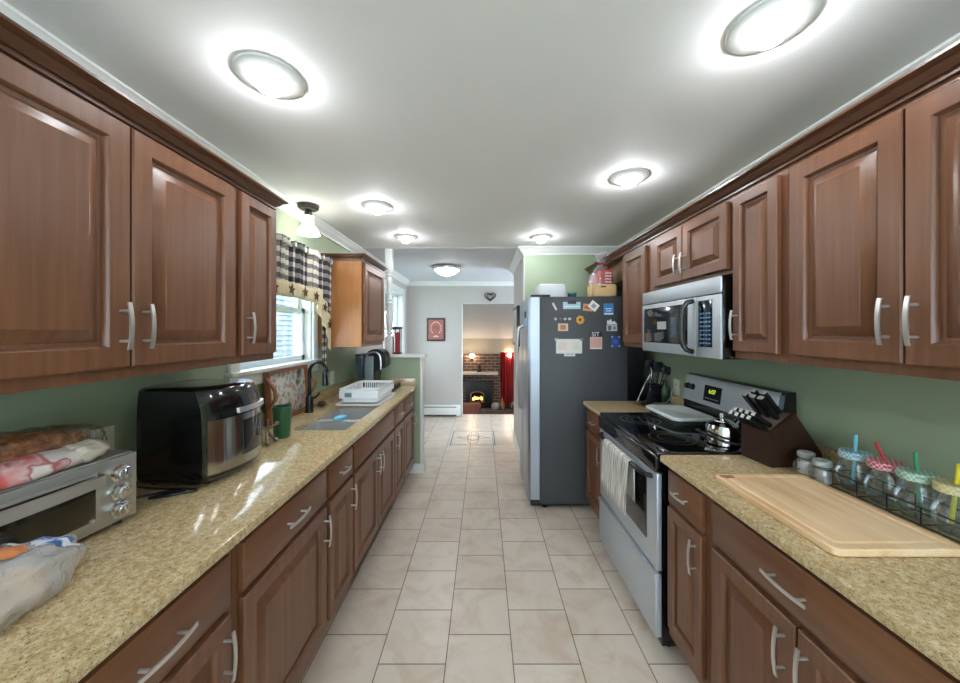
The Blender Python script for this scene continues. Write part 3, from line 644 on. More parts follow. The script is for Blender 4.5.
kp = G().box(mx - .002, mx + .003, my0 + .055, my0 + .155, mz0 + .05, mz1 - .10, .001).part('keypad', mat('blue_black_keypad', (20, 32, 48), .1), t)
g = G()
for r_ in range(8):
    for c_ in range(4): g.box(mx - .0035, mx - .001, my0 + .066 + c_ * .021, my0 + .078 + c_ * .021, mz0 + .065 + r_ * .02, mz0 + .072 + r_ * .02)
g.part('key_markings', solid(110, 150, 190), kp)
G().box(mx - .0035, mx - .001, my1 - .30, my1 - .20, 1.49, 1.535).part('label_sticker', solid(170, 172, 172), dr)
G().box(mx + .10, mx + .2, my0 + .15, my0 + .25, mz0 - .004, mz0 + .001).part('under_light', WPLAST, t)

# ------------------------------------------------------------------ fridge
fy0, fy1, fz1 = 2.86, 3.53, 1.765
t = thing('refrigerator', 'tall steel refrigerator with charcoal side covered in magnets', 'refrigerator', (.83, 3.2, 0))
G().box(.474, 1.20, fy0, fy1, .045, fz1, .006).part('cabinet_body', FRSIDE, t)
for ya, yb, hy_ in ((fy0 + .002, 3.215, 3.185), (3.222, fy1 - .002, 3.252)):
    pl = [(.470, ya), (.470, yb), (.395, yb), (.378, yb - .012), (.372, yb - .04), (.372, ya + .04), (.378, ya + .012), (.395, ya)]
    d = G().prism(pl, lambda x, y: (x, y, .08), lambda x, y: (x, y, fz1 - .005)).part('door', FRSTEEL, t)
    hp = [(.375, hy_, 1.53), (.335, hy_, 1.51)] + [(.328 - .016 * math.sin(math.pi * k / 12), hy_, 1.49 - .70 * k / 12) for k in range(13)] + [(.335, hy_, .77), (.375, hy_, .75)]
    G().tube(hp, .012, 10).part('handle', NICKEL, d)
G().box(1.20, 1.335, fy0 + .012, fy1 - .012, .05, fz1 - .02).part('rear_housing', BLACK, t)
G().box(.40, 1.0, fy0 + .03, fy1 - .03, .02, .08).part('toe_grille', BLACK, t)
G().box(.40, .56, fy0 + .01, fy0 + .06, fz1, fz1 + .018, .004).part('hinge_cover', BLACK, t)
for x in (.52, 1.1):
    for y in (fy0 + .06, fy1 - .06): G().cyl((x, y, 0), (x, y, .05), .025).part('foot', BLACK, t)
k_ = 2.86 / 345
def fx_(x): return (x - 483) * k_
def fz_(y): return 1.48 - (y - 331) * k_
def sheet(name, x0, y0, x1, y1, m, label, cat, rot=0, th=.003, off=0):
    cx, cz = (fx_(x0) + fx_(x1)) / 2, (fz_(y0) + fz_(y1)) / 2; hw, hh = abs(fx_(x1) - fx_(x0)) / 2, abs(fz_(y1) - fz_(y0)) / 2
    r = thing(name, label, cat, (cx, fy0 - off, cz))
    g = G(); g.box(-hw, hw, -th, 0, -hh, hh); g.bm.transform(Matrix.Rotation(rot, 4, 'Y')); g.part('sheet', m, r, world=False); return r, hw, hh
def deco(r, x0, x1, z0, z1, m, name='print', th=.0045, rot=0):
    g = G(); g.box(x0, x1, -th, -.001, z0, z1); g.bm.transform(Matrix.Rotation(rot, 4, 'Y')); return g.part(name, m, r, world=False)
def bx1(name, x0, y0, x1, y1, m, label, cat, rot=0, th=.006, b=.001, group=None):
    cx, cz = (fx_(x0) + fx_(x1)) / 2, (fz_(y0) + fz_(y1)) / 2; hw, hh = abs(fx_(x1) - fx_(x0)) / 2, abs(fz_(y1) - fz_(y0)) / 2
    g = G(); g.box(-hw, hw, -th, 0, -hh, hh, b); g.bm.transform(Matrix.Translation((cx, fy0, cz)) @ Matrix.Rotation(rot, 4, 'Y')); return g.thing(name, m, label, cat, group)
PAP = solid(226, 224, 214, .7)
bx1('bottle_opener', 550.5, 305.5, 558.5, 307.5, solid(205, 205, 200, .3), 'slim silver stick magnet slanting at the upper left of the fridge side', 'magnet', R(62), .006)
r, a, b = sheet('paper_slip', 563, 302, 580.5, 309, solid(176, 208, 220, .7), 'pale blue slip of paper held by a dark clip on the fridge side', 'paper')
deco(r, -a + .01, a - .01, -.012, -.004, solid(226, 236, 240, .7))
o = bx1('magnetic_clip', 567.5, 299.5, 576, 304, solid(34, 44, 54, .4), 'dark magnetic clip holding the pale blue slip', 'clip', 0, .014, .003)
r, a, b = sheet('photo_card', 583, 304, 592.5, 311, solid(212, 150, 104, .6), 'orange card magnet left of the tilted white photo', 'card', R(6)); deco(r, -a + .012, a - .016, -b + .018, b - .018, solid(150, 92, 66, .6), rot=R(6))
r, a, b = sheet('photo_card', 589, 302, 598, 310, PAP, 'tilted white card in front of the orange card', 'card', R(38), .003, .003); deco(r, -a + .02, a - .02, -b + .016, b - .016, solid(150, 150, 158, .6), rot=R(38))
r, a, b = sheet('magnet_sign', 603.5, 303.5, 613.5, 315, solid(58, 126, 184, .4), 'square blue magnet at the upper right of the fridge side', 'magnet')
deco(r, -a + .014, a - .014, .0, .008, solid(200, 224, 240)); deco(r, -a + .02, a - .02, -.018, -.01, solid(200, 224, 240)); deco(r, -a + .006, a - .006, -b + .004, -b + .016, solid(220, 232, 240))
for i, x in enumerate((555.5, 560.5, 565, 569.5)):
    G().sphere((fx_(x), fy0 - .005, fz_(319)), .014, .008, .012).thing('round_magnet', solid(200, 200, 202, .3) if i != 1 else solid(120, 122, 128, .3), ['first', 'second', 'third', 'last'][i] + ' from the left of the row of four small silver magnets', 'magnet', 'row of small silver magnets')
g = G(); mg = thing('sunflower_magnet', 'yellow and brown flower-shaped magnet on the fridge side', 'magnet', (fx_(580), fy0, fz_(320)))
for k in range(7):
    a = k * .9; g.sphere((.022 * math.cos(a), -.006, .024 * math.sin(a)), .014, .006, .014, 10, 6)
g.part('petals', solid(222, 172, 84, .5), mg, world=False); G().sphere((0, -.009, .004), .013, .006, .013, 10, 6).part('centre', solid(110, 60, 40, .5), mg, world=False)
r, a, b = sheet('photo_magnet', 558, 323.5, 568, 331, solid(224, 196, 170, .6), 'small framed portrait photo magnet under the row of silver magnets', 'photo'); deco(r, -a + .018, a - .018, -b + .012, b - .012, solid(176, 128, 100, .6))
r, a, b = sheet('child_drawing', 556, 339, 582, 353.5, PAP, 'large cream sheet with faint drawing on the fridge side', 'paper'); deco(r, -a + .02, -.02, -.03, .03, solid(224, 206, 200, .7)); deco(r, .03, a - .02, -.025, .035, solid(216, 216, 206, .7))
r, a, b = sheet('paper_note', 564, 352, 575, 356.2, solid(220, 222, 216, .7), 'small white note below the cream drawing sheet', 'paper', 0, .003, .004); deco(r, -a + .01, a - .01, -.004, .004, solid(160, 164, 160))
for x, lab in ((556, 'silver button magnet on the top left corner of the cream drawing'), (581.5, 'green button magnet on the top right corner of the cream drawing')):
    G().cyl((fx_(x), fy0 - .003, fz_(339.5)), (fx_(x), fy0 - .013, fz_(339.5)), .013, .011).thing('button_magnet', solid(196, 198, 196, .3) if x < 570 else solid(120, 146, 134, .4), lab, 'magnet')
r, a, b = sheet('pink_photo', 590, 337, 602, 349, solid(218, 182, 172, .6), 'pink photo card with white border on the fridge side', 'photo'); deco(r, -a + .006, a - .006, -b + .012, b - .008, solid(206, 158, 150, .6)); deco(r, -a, a, -b, -b + .008, PAP)
o = thing('word_magnet', 'white script word magnet above the pink photo', 'magnet', (fx_(596), fy0, fz_(334.5)))
text('SIT', .05, frame((fx_(595.5), fy0 - .004, fz_(334.5)), (1, 0, 0), (0, 0, 1)), WPLAST, o)
G().box(-.05, .05, -.003, 0, -.022, .022, .001).part('backing', solid(36, 36, 38), o, world=False)
g = G(); c0 = (fx_(607), fz_(324.5)); g.loops([[(c0[0] + x, fy0 - d, c0[1] + z) for x, z in ((0, 0), (.085, 0), (.06, .03), (.045, .02), (.03, .045), (.012, .03), (0, .035))] for d in (0, .005)]); g.thing('house_magnet', solid(214, 214, 214, .5), 'white jagged magnet shaped like rooftops', 'magnet')
r, a, b = sheet('photo_strip', 606.5, 325, 617, 331, solid(188, 190, 192, .5), 'black and white photo magnet below the rooftop magnet', 'photo'); deco(r, -a + .012, -.005, -b + .006, b - .006, solid(90, 90, 96)); deco(r, .008, a - .012, -b + .012, b - .012, solid(120, 122, 126))
r, a, b = sheet('blue_star_magnet', 611, 336, 620, 347, solid(40, 70, 140, .4), 'dark blue square magnet with pale corners at the right of the fridge side', 'magnet')
for sx in (-1, 1):
    for sz in (-1, 1): deco(r, sx * (a - .008) - .007, sx * (a - .008) + .007, sz * (b - .008) - .007, sz * (b - .008) + .007, solid(150, 176, 214), 'corner_mark')
deco(r, -.018, .018, -.014, .014, solid(70, 104, 176))
# magnets on the fridge door
for z, y, m, lab in ((1.62, 3.02, BLACK, 'black magnet high on the steel fridge door'), (1.565, 2.95, solid(120, 190, 220), 'pale blue magnet below the black one on the steel fridge door')):
    G().box(.364, .372, y - .03, y + .03, z - .03, z + .03, .002).thing('door_magnet', m, lab, 'magnet')
# on top of the fridge
zt = fz1 + .001
t = thing('cake_keeper', 'white ribbed plastic food keeper on top of the fridge', 'container', (.60, 3.08, zt))
ls = []
for z, f in ((0, .96), (.01, 1), (.09, 1), (.112, .97), (.122, .88), (.122, .2)):
    ls.append([(.60 + f * (.115 + (.005 if i % 2 else 0)) * max(-1, min(1, 1.35 * math.cos(2 * math.pi * i / 48))), 3.08 + f * .11 * max(-1, min(1, 1.35 * math.sin(2 * math.pi * i / 48))), zt + z) for i in range(48)])
G().loops(ls).part('lid', WPLAST, t); G().box(.485, .715, 2.965, 3.195, zt, zt + .008, .004).part('base_plate', WPLAST, t)
t = thing('teal_tub', 'small dark teal tub beside the white food keeper on the fridge', 'tub', (.788, 3.05, zt))
G().lathe([(.034, 0), (.038, .04)], (.788, 3.05, zt), 20).part('tub', solid(22, 78, 84, .4), t); G().lathe([(.04, .04), (.04, .05), (.03, .053)], (.788, 3.05, zt), 20).part('lid', solid(70, 150, 160, .4), t)
bx0, bx1_, by0, by1 = .93, 1.135, 2.93, 3.08
t = thing('gift_crate', 'wooden gift crate filled with cellophane-wrapped goods on the fridge', 'gift basket', (1.03, 3.0, zt))
g = G(); g.box(bx0, bx1_, by0, by1, zt, zt + .01); g.box(bx0, bx1_, by0, by0 + .01, zt, zt + .112, .003)
g.box(bx0, bx1_, by1 - .01, by1, zt, zt + .112, .003); g.box(bx0, bx0 + .01, by0, by1, zt, zt + .112, .003); g.box(bx1_ - .01, bx1_, by0, by1, zt, zt + .112, .003)
g.part('crate', CRATE, t); G().box(1.0, 1.045, by0 - .001, by0 + .003, zt + .085, zt + .098, .001).part('handle_slot', solid(70, 50, 30), t)
def bagmesh(cx, cy, z0, prof, seed, n=28, amp=.012, asp=.75):
    rnd = random.Random(seed); ph = [rnd.uniform(0, 6.28) for _ in range(8)]; ls = []
    for z, r in prof:
        l = []
        for k in range(n):
            a = 2 * math.pi * k / n; q = r * (1 + amp / max(r, .02) * (.5 * math.sin(5 * a + ph[0] + z * 30) + .5 * math.sin(9 * a + ph[1] - z * 22)))
            l.append((cx + q * math.cos(a), cy + q * asp * math.sin(a), z0 + z))
        ls.append(l)
    return G().loops(ls)
bagmesh(1.03, 3.005, zt + .012, [(0, .085), (.10, .10), (.15, .105), (.2, .09), (.25, .05), (.285, .018), (.31, .03), (.35, .045), (.38, .05)], 3).part('cellophane', CELLO2, t, sharp=60)
g = G(); g.box(1.0, 1.11, 2.95, 3.03, zt + .02, zt + .24, .008); gb = g.part('gift_box', solid(198, 60, 60, .5), t)
g = G()
for k in range(5): g.box(1.045, 1.095, 2.945, 2.952, zt + .10 + k * .026, zt + .113 + k * .026)
g.part('white_stripe', PAP, gb)
bagmesh(.975, 3.02, zt + .02, [(0, .03), (.05, .045), (.12, .045), (.17, .03), (.2, .01)], 5, 16, .006).part('pink_packet', solid(222, 190, 196, .5), t)
g = G()
for s_ in (-1, 1): g.sphere((1.03 + s_ * .022, 2.985, zt + .298), .022, .01, .012, 10, 6)
g.part('ribbon_bow', solid(150, 46, 40, .5), t)

# ------------------------------------------------------------------ right counter things
# cutting board
t = thing('cutting_board', 'large pale maple cutting board with juice groove', 'cutting board', (1.047, 1.087, CT))
x0, x1, y0, y1, z1 = .878, 1.216, .86, 1.315, CT + .021
def r4(i, z, r=.02): return rr(x0 + i, x1 - i, y0 + i, y1 - i, z, max(.004, r - i))
G().loops([r4(.003, CT + .001), r4(0, CT + .004), r4(0, z1 - .003), r4(.003, z1), r4(.022, z1), r4(.026, z1 - .004), r4(.031, z1 - .004), r4(.035, z1)]).part('board', BOARD, t)
G().box(x0 + .012, x0 + .06, y1 - .030, y1 - .012, z1 - .003, z1 + .0006).part('brand_mark', solid(150, 104, 66), t)
# knife block
t = thing('knife_block', 'dark brown wooden knife block at the end of the right counter', 'knife block', (1.19, 1.425, CT), R(5))
pr = [(0, 0), (0, .145), (.11, .225), (.235, .05), (.235, 0)]
g = G(); g.prism(pr, lambda x, z: (x, 0, z), lambda x, z: (x, .15, z)); bmesh.ops.bevel(g.bm, geom=list(g.bm.edges), offset=.003, segments=2, affect='EDGES'); g.part('block', BLOCKW, t, world=False)
sd_ = Vector((.11, 0, .08)).normalized(); nn = Vector((-.08, 0, .11)).normalized()
G().loops([[Vector((0, 0, .145)) + sd_ * a + Vector((0, b, 0)) + nn * d for a, b in ((.012, .015), (.125, .015), (.125, .135), (.012, .135))] for d in (-.002, .0012)]).part('slot_plate', solid(120, 104, 92, .5), t, world=False)
TB = t.matrix_basis
HND = solid(14, 14, 15, .35)
def knife(a, b, L, hw, lab, grp):
    base = Vector((0, b, .145)) + sd_ * a + nn * .001; up = (nn + Vector((-.55, 0, -.05))).normalized() if L < .105 else (nn + Vector((-.08, 0, .0))).normalized()
    p = TB @ base; r = thing('kitchen_knife', lab, 'knife', p, R(5), group=grp)
    q = up.to_track_quat('Z', 'Y').to_matrix(); g = G()
    g.loops([[Vector(q @ Vector((x * hw * s, y * .008, z * L))) for x, y in ((-1, -1), (1, -1), (1, 1), (-1, 1))] for z, s in ((0.06, .8), (.2, 1), (.5, .85), (.8, 1.05), (.97, 1.0))])
    g.part('handle', HND, r, world=False)
    g = G(); g.loops([[Vector(q @ Vector((x * hw * .95, y * .0082, z))) for x, y in ((-1, -1), (1, -1), (1, 1), (-1, 1))] for z in (L * .97, L * 1.005)]); g.part('end_cap', solid(214, 214, 212, .25, metal=.3), r, world=False)
    g = G(); g.loops([[Vector(q @ Vector((x * hw * .8, y * .002, z))) for x, y in ((-1, -1), (1, -1), (1, 1), (-1, 1))] for z in (-.012, L * .08)]); g.part('blade', CHROME, r, world=False)
for i in range(4):
    for j in range(2): knife(.006 + .026 * j, .024 + .031 * i, .100, .008, 'short steak knife with silver-tipped black handle in the front rows of the block', 'steak knives in the block')
for k, (a, b) in enumerate(((.075, .03), (.075, .07), (.075, .11), (.108, .045), (.108, .095))): knife(a, b, .125, .0115, 'long kitchen knife with silver-tipped black handle in the back rows of the block', 'long knives in the block')
# shakers
def jar_prof(r, h): return [(r * .9, 0), (r, .004), (r, h * .72), (r * .86, h * .84), (r * .8, h * .86), (r * .8, h)]
SHG = glassy('shaker_glass', (246, 248, 248), 1.45, .04, (240, 240, 240), .03, 3, .6)
def shaker(x, y, lab, fill):
    t = thing('shaker_jar', lab, 'shaker', (x, y, CT), group='mini mug shakers')
    G().lathe(jar_prof(.029, .075), (0, 0, 0), 20).part('jar', SHG, t, world=False)
    G().lathe([(.025, .003), (.027, .006), (.027, .052)], (0, 0, 0), 16).part('contents', fill, t, world=False)
    G().lathe([(.027, .066), (.028, .068), (.028, .083), (.024, .086)], (0, 0, 0), 20).part('lid', solid(196, 202, 204, .35, metal=.3), t, world=False)
    G().tube([(-.027, 0, .052), (-.043, 0, .052), (-.048, 0, .038), (-.043, 0, .02), (-.027, 0, .018)], .004).part('handle', GLASS, t, world=False)
shaker(1.285, 1.372, 'mini glass mug shaker of white salt closest to the knife block', solid(240, 236, 240, .8)); shaker(1.263, 1.285, 'mini glass mug shaker of grey pepper between the salt and the mason mugs', solid(170, 162, 154, .8))
# mason jar mugs
MX, MY = 1.312, (1.216, 1.124, 1.042, .955)
def checked(name, a, b, sc):
    m = mat(name, rough=.5); c = coords(m); k = nd(m, 'ShaderNodeTexChecker', i_Scale=sc); k.inputs['Color1'].default_value = lin(*a); k.inputs['Color2'].default_value = lin(*b)
    ln(m, c, 'Vector', k, 'Vector'); ln(m, k, 'Color', P(m), 'Base Color'); return m
for (y, la, lb, st, nm, tl) in ((MY[0], (120, 178, 196), (196, 222, 226), (104, 190, 214), 'blue', (.02, .012)), (MY[1], (196, 70, 88), (232, 196, 200), (180, 28, 36), 'red', (-.022, .03)),
                            (MY[2], (136, 186, 164), (206, 224, 210), (54, 140, 100), 'green', (.002, .01)), (MY[3], (206, 196, 140), (224, 216, 172), (226, 208, 40), 'yellow', (.014, .0))):
    t = thing('mason_jar_mug', 'mason jar mug with %s lid and %s straw' % ({'blue': 'pale blue', 'red': 'red checked', 'green': 'pale green', 'yellow': 'cream'}[nm], nm), 'mug', (MX, y, CT + .007), group='mason jar mugs in the wire caddy')
    G().lathe([(.034, 0), (.039, .006), (.041, .02), (.041, .094), (.036, .106), (.034, .110), (.035, .122)], (0, 0, 0), 28, True, False).part('jar', GLASS, t, world=False)
    G().lathe([(.042, .112), (.043, .115), (.043, .132), (.040, .136), (.006, .136)], (0, 0, 0), 32).part('lid', checked(nm + '_gingham_lid', la, lb, 130), t, world=False)
    G().tube([(-.037, 0, .085), (-.056, 0, .088), (-.066, 0, .07), (-.064, 0, .045), (-.052, 0, .028), (-.037, 0, .026)], .0055).part('handle', GLASS, t, world=False)
    d = Vector((tl[0], tl[1], .1)); G().tube([Vector((-.001, 0, .136)) - d * 1.1, Vector((-.001, 0, .136)), Vector((-.001, 0, .136)) + d * .55], .0048).part('straw', solid(*st, .4), t, world=False)
t = thing('wire_caddy', 'black wire caddy holding the row of mason jar mugs', 'wire rack', (MX, 1.085, CT))
ya, yb = MY[3] - .05, MY[0] + .05; xa, xb = MX - .045, MX + .045
for z in (.004, .055): G().tube([(xa, ya, CT + z), (xb, ya, CT + z), (xb, yb, CT + z), (xa, yb, CT + z)], .0024, 6, True).part('rail', BLACK, t)
for y in [yb] + [(MY[i] + MY[i + 1]) / 2 for i in range(3)] + [ya]:
    G().tube([(xa, y, CT + .055), (xa, y, CT + .004), (xb, y, CT + .004), (xb, y, CT + .055)], .0022, 6).part('divider', BLACK, t)
# far counter
t = thing('utensil_crock', 'dark blue crock holding cooking utensils beside the fridge', 'crock', (1.335, 2.70, CT))
G().lathe([(.052, 0), (.058, .01), (.058, .14), (.06, .15), (.055, .15), (.053, .02), (.02, .012)], (0, 0, 0), 28).part('crock', mat('navy_glaze', (22, 26, 40), .18), t, world=False)
def utensil(dx, dy, h, m, lab, kind, nm):
    r = thing(nm, lab, 'utensil', (1.335 + dx * .3, 2.70 + dy * .3, CT + .015), group='utensils in the crock'); p1 = Vector((dx, dy, h))
    G().tube([(0, 0, 0), p1], .0045).part('shaft', m, r, world=False)
    if kind == 'spoon': G().sphere(p1 + Vector((dx * .2, 0, .02)), .026, .012, .035, 12, 8).part('bowl', m, r, world=False)
    elif kind == 'turner':
        g = G(); g.box(-.035, .035, -.002, .002, -.01, .07, .0015); g.bm.transform(Matrix.Translation(p1)); g.part('blade', m, r, world=False)
utensil(.02, -.01, .24, solid(20, 20, 22), 'black slotted turner in the dark blue crock', 'turner', 'turner'); utensil(.07, -.02, .22, solid(24, 24, 25), 'black spoon leaning right in the dark blue crock', 'spoon', 'serving_spoon')
utensil(.055, .04, .25, solid(18, 18, 18), 'black ladle at the back of the dark blue crock', 'spoon', 'ladle'); utensil(.035, -.05, .235, solid(22, 22, 22), 'black pasta fork at the front of the dark blue crock', 'spoon', 'pasta_fork'); utensil(.0, .045, .25, solid(16, 16, 18), 'wide black turner at the back left of the dark blue crock', 'turner', 'turner')
utensil(-.03, -.03, .27, CHROME, 'upright steel spatula handle in the dark blue crock', '', 'steel_utensil')
r = thing('tongs', 'long steel tongs spilling left out of the dark blue crock', 'tongs', (1.29, 2.66, CT + .10))
G().tube([(1.29, 2.66, CT + .10), (1.27, 2.62, CT + .22), (1.265, 2.61, CT + .235), (1.21, 2.60, CT + .15), (1.155, 2.59, CT + .03)], [.004, .005, .006, .004, .006]).part('arm', CHROME, r)
G().box(1.20, 1.42, 2.44, 2.61, CT, CT + .022, .006).thing('black_tray', BLACK, 'flat black tray on the small counter behind the range', 'tray')
t = thing('green_bottle', 'dark green bottle on the small counter near the outlet', 'bottle', (1.40, 2.655, CT))
G().lathe([(.03, 0), (.033, .005), (.033, .12), (.015, .155), (.013, .17)], (0, 0, 0), 20).part('bottle', mat('green_bottle_glass', (38, 70, 46), .12), t, world=False); G().lathe([(.015, .17), (.015, .19)], (0, 0, 0), 16).part('cap', BLACK, t, world=False)
def plate(x, y, z, side, lab):
    t = thing('wall_outlet', lab, 'outlet', (x, y, z)); s = side
    G().box(*sorted((x, x + s * .006)), y - .036, y + .036, z - .058, z + .058, .002).part('cover_plate', CREAM, t)
    for dz in (-.02, .02):
        o = G().box(*sorted((x + s * .005, x + s * .008)), y - .016, y + .016, z + dz - .014, z + dz + .014, .003).part('receptacle', CREAM, t)
        g = G(); g.box(*sorted((x + s * .0078, x + s * .0085)), y - .008, y - .005, z + dz - .006, z + dz + .006); g.box(*sorted((x + s * .0078, x + s * .0085)), y + .005, y + .008, z + dz - .006, z + dz + .006); g.part('slot', BLACK, o)
plate(WR, 2.58, 1.06, -1, 'white outlet on the right wall behind the range with a cord plugged in')
plate(WL, 1.20, 1.085, 1, 'white outlet on the left wall above the toaster oven')
plate(WL, 3.03, 1.07, 1, 'white outlet on the left wall between window and coffee maker')
G().tube([(1.442, 2.58, 1.05), (1.41, 2.57, 1.04), (1.39, 2.55, .99), (1.36, 2.56, .945), (1.30, 2.58, .94), (1.26, 2.57, .939)], .003).thing('power_cord', solid(190, 190, 186), 'thin pale cord running from the outlet to the black tray', 'cord')

# ------------------------------------------------------------------ left counter things
# toaster oven
t = thing('toaster_oven', 'brushed steel toaster oven with three knobs and glass door', 'toaster oven', (-1.049, 1.046, CT), R(-5))
OW, OD, OH = .45, .245, .206   # local: y from -OW to 0 along the front, x from -OD to 0
TOM = brushed('toaster_steel', (190, 188, 184), .36, (4, 300, 300)); P(TOM).inputs['Metallic'].default_value = .7
G().box(-OD, -.012, -OW, 0, .016, OH, .006).part('body', TOM, t, world=False)
fr = G().box(-.014, 0, -OW, 0, .016, OH - .004, .004).part('front_panel', TOM, t, world=False)
dr = G().box(-.003, .006, -OW + .02, -.095, .035, OH - .028, .003).part('door', TOM, t, world=False)
G().box(.004, .0075, -OW + .035, -.108, .050, OH - .034, .002).part('door_window', mat('oven_glass', (34, 28, 20), .05, coat=.5), dr, world=False)
hp = [(.004, -OW + .03, OH - .045)] + [(.030 + .010 * math.sin(math.pi * k / 12), -OW + .03 + (OW - .135) * k / 12, OH - .045) for k in range(13)] + [(.004, -.105, OH - .045)]
ls = []
for p in hp: ls.append([(p[0] + a, p[1], p[2] + b) for a, b in ((-.003, -.016), (.004, -.013), (.004, .013), (-.003, .016))])
G().loops(ls).part('handle', NICKEL, dr, world=False)
for z in (.052, .104, .156):
    g = G(); M_ = Matrix.Rotation(R(90), 3, 'Y'); k = G().lathe([(.024, 0), (.024, .005), (.019, .007), (.017, .022), (.015, .024)], (0, -.048, z), 24, M=M_).part('knob', CHROME, fr, world=False)
    G().box(.022, .027, -.051, -.045, z - .014, z + .014, .002).part('knob_grip', CHROME, fr, world=False)
for x in (-OD + .03, -.03):
    for y in (-OW + .03, -.03): G().cyl((x, y, 0), (x, y, .018), .012).part('foot', BLACK, t, world=False)
# bread bags
def lump(cx, cy, cz, rx, ry, rz, rot, seed, amp=.12, n=36, m=22):
    rnd = random.Random(seed); ph = [rnd.uniform(0, 6.28) for _ in range(12)]; g = G(); ls = []
    for i in range(m + 1):
        a = math.pi * (i + .05) / (m + .1); l = []
        for k in range(n):
            b = 2 * math.pi * k / n; d = Vector((math.sin(a) * math.cos(b), math.sin(a) * math.sin(b), -math.cos(a)))
            f = 1 + amp * (.4 * math.sin(5 * d.x + 4 * d.y + ph[0]) + .3 * math.sin(9 * d.y + 6 * d.z + ph[1]) + .3 * math.sin(13 * d.x - 8 * d.z + ph[2]) + .2 * math.sin(21 * d.y - 11 * d.x + ph[3]))
            p = Vector((d.x * rx * f, d.y * ry * f, d.z * rz * f))
            p.z = max(p.z, -rz * .72); l.append(p)
        ls.append(l)
    g.loops(ls); g.bm.transform(Matrix.Translation((cx, cy, cz)) @ Matrix.Rotation(rot, 4, 'Z')); return g
def crumb(name, stops, sc):
    m = mat(name, rough=.6); c = coords(m); n = nd(m, 'ShaderNodeTexNoise', i_Scale=sc, i_Detail=4); ln(m, c, 'Vector', n, 'Vector'); r = ramp(m, stops); ln(m, n, 'Fac', r, 'Fac'); ln(m, r, 'Color', P(m), 'Base Color'); return m
TOPZ = CT + OH + .001
t = thing('bread_loaf_bag', 'seeded brown bread loaf in a clear bag on the toaster oven', 'bread', (-1.17, .87, TOPZ))
lump(-1.19, .845, TOPZ + .042, .058, .165, .055, R(-5), 11, .10).part('loaf', crumb('seeded_crust', [(.3, (96, 52, 28)), (.5, (168, 104, 58)), (.7, (214, 164, 108))], 45), t, sharp=70)
lump(-1.188, .86, TOPZ + .045, .066, .185, .060, R(-5), 12, .16).part('plastic_bag', CELLO, t, sharp=40)
def redfilm():
    m = mat('red_printed_film', rough=.3); c = coords(m); n = nd(m, 'ShaderNodeTexNoise', i_Scale=16.0, i_Detail=2); ln(m, c, 'Vector', n, 'Vector'); sp = nd(m, 'ShaderNodeSeparateXYZ'); ln(m, c, 'Vector', sp, 0)
    a = nd(m, 'ShaderNodeMath', operation='MULTIPLY_ADD'); a.inputs[1].default_value = 2.6; ln(m, sp, 'Y', a, 0); b = nd(m, 'ShaderNodeMath', operation='MULTIPLY_ADD'); b.inputs[1].default_value = .9; b.inputs[2].default_value = .12; ln(m, n, 'Fac', b, 0); ln(m, b, 0, a, 2)
    r = ramp(m, [(.30, (214, 84, 58)), (.40, (222, 120, 116)), (.48, (228, 190, 188)), (.53, (186, 90, 92)), (.57, (236, 226, 222))]); ln(m, a, 0, r, 'Fac'); ln(m, r, 'Color', P(m), 'Base Color'); return m
t = thing('bun_bag', 'red and white printed bag of buns lying on the toaster oven front edge', 'bread', (-1.10, .86, TOPZ))
lump(-1.105, .80, TOPZ + .024, .045, .16, .032, R(-5), 14, .10).part('bag', redfilm(), t, sharp=50)
lump(-1.10, .945, TOPZ + .026, .042, .06, .030, R(-5), 15, .15).part('bag_end', glassy('white_film', (235, 235, 235), 1.5, .65, (234, 222, 204), .15), t, sharp=40)
# roll bag on the counter
t = thing('roll_bag', 'clear printed plastic bag of bread rolls on the counter in front of the toaster oven', 'bread', (-.96, .70, CT))
for i, (x, y, r_) in enumerate(((-.945, .70, .044), (-.93, .62, .048), (-.995, .64, .046), (-.925, .54, .05), (-.985, .56, .046))):
    lump(x, y, CT + .042, r_, r_, .044, 0, 30 + i, .04, 20, 12).part('bread_roll', crumb('roll_crust', [(.35, (196, 146, 98)), (.65, (232, 200, 158))], 14), t, sharp=80)
lump(-.968, .66, CT + .052, .092, .165, .072, R(9), 41, .12, 72, 48).part('plastic_bag', glassy('bag_film', (250, 250, 250), 1.5, .30, (246, 246, 250), .1, 2.2, .8, .8), t, sharp=30)
g = lump(-.968, .66, CT + .052, .093, .166, .0735, R(9), 41, .12, 72, 48)
bmesh.ops.delete(g.bm, geom=[f for f in g.bm.faces if not (-1.05 < f.calc_center_median().x < -.925 and .735 < f.calc_center_median().y < .80 and f.calc_center_median().z > CT + .055)], context='FACES')
g.part('blue_print', crumb('blue_print_film', [(.44, (58, 98, 168)), (.52, (224, 228, 238))], 30), t, sharp=30)
g = lump(-.968, .66, CT + .052, .094, .167, .0745, R(9), 41, .12, 72, 48)
bmesh.ops.delete(g.bm, geom=[f for f in g.bm.faces if not (((f.calc_center_median().x + .965) / .03) ** 2 + ((f.calc_center_median().y - .69) / .036) ** 2 < 1 and f.calc_center_median().z > CT + .045)], context='FACES')
g.part('bread_picture', solid(206, 128, 70, .5), t, sharp=30)
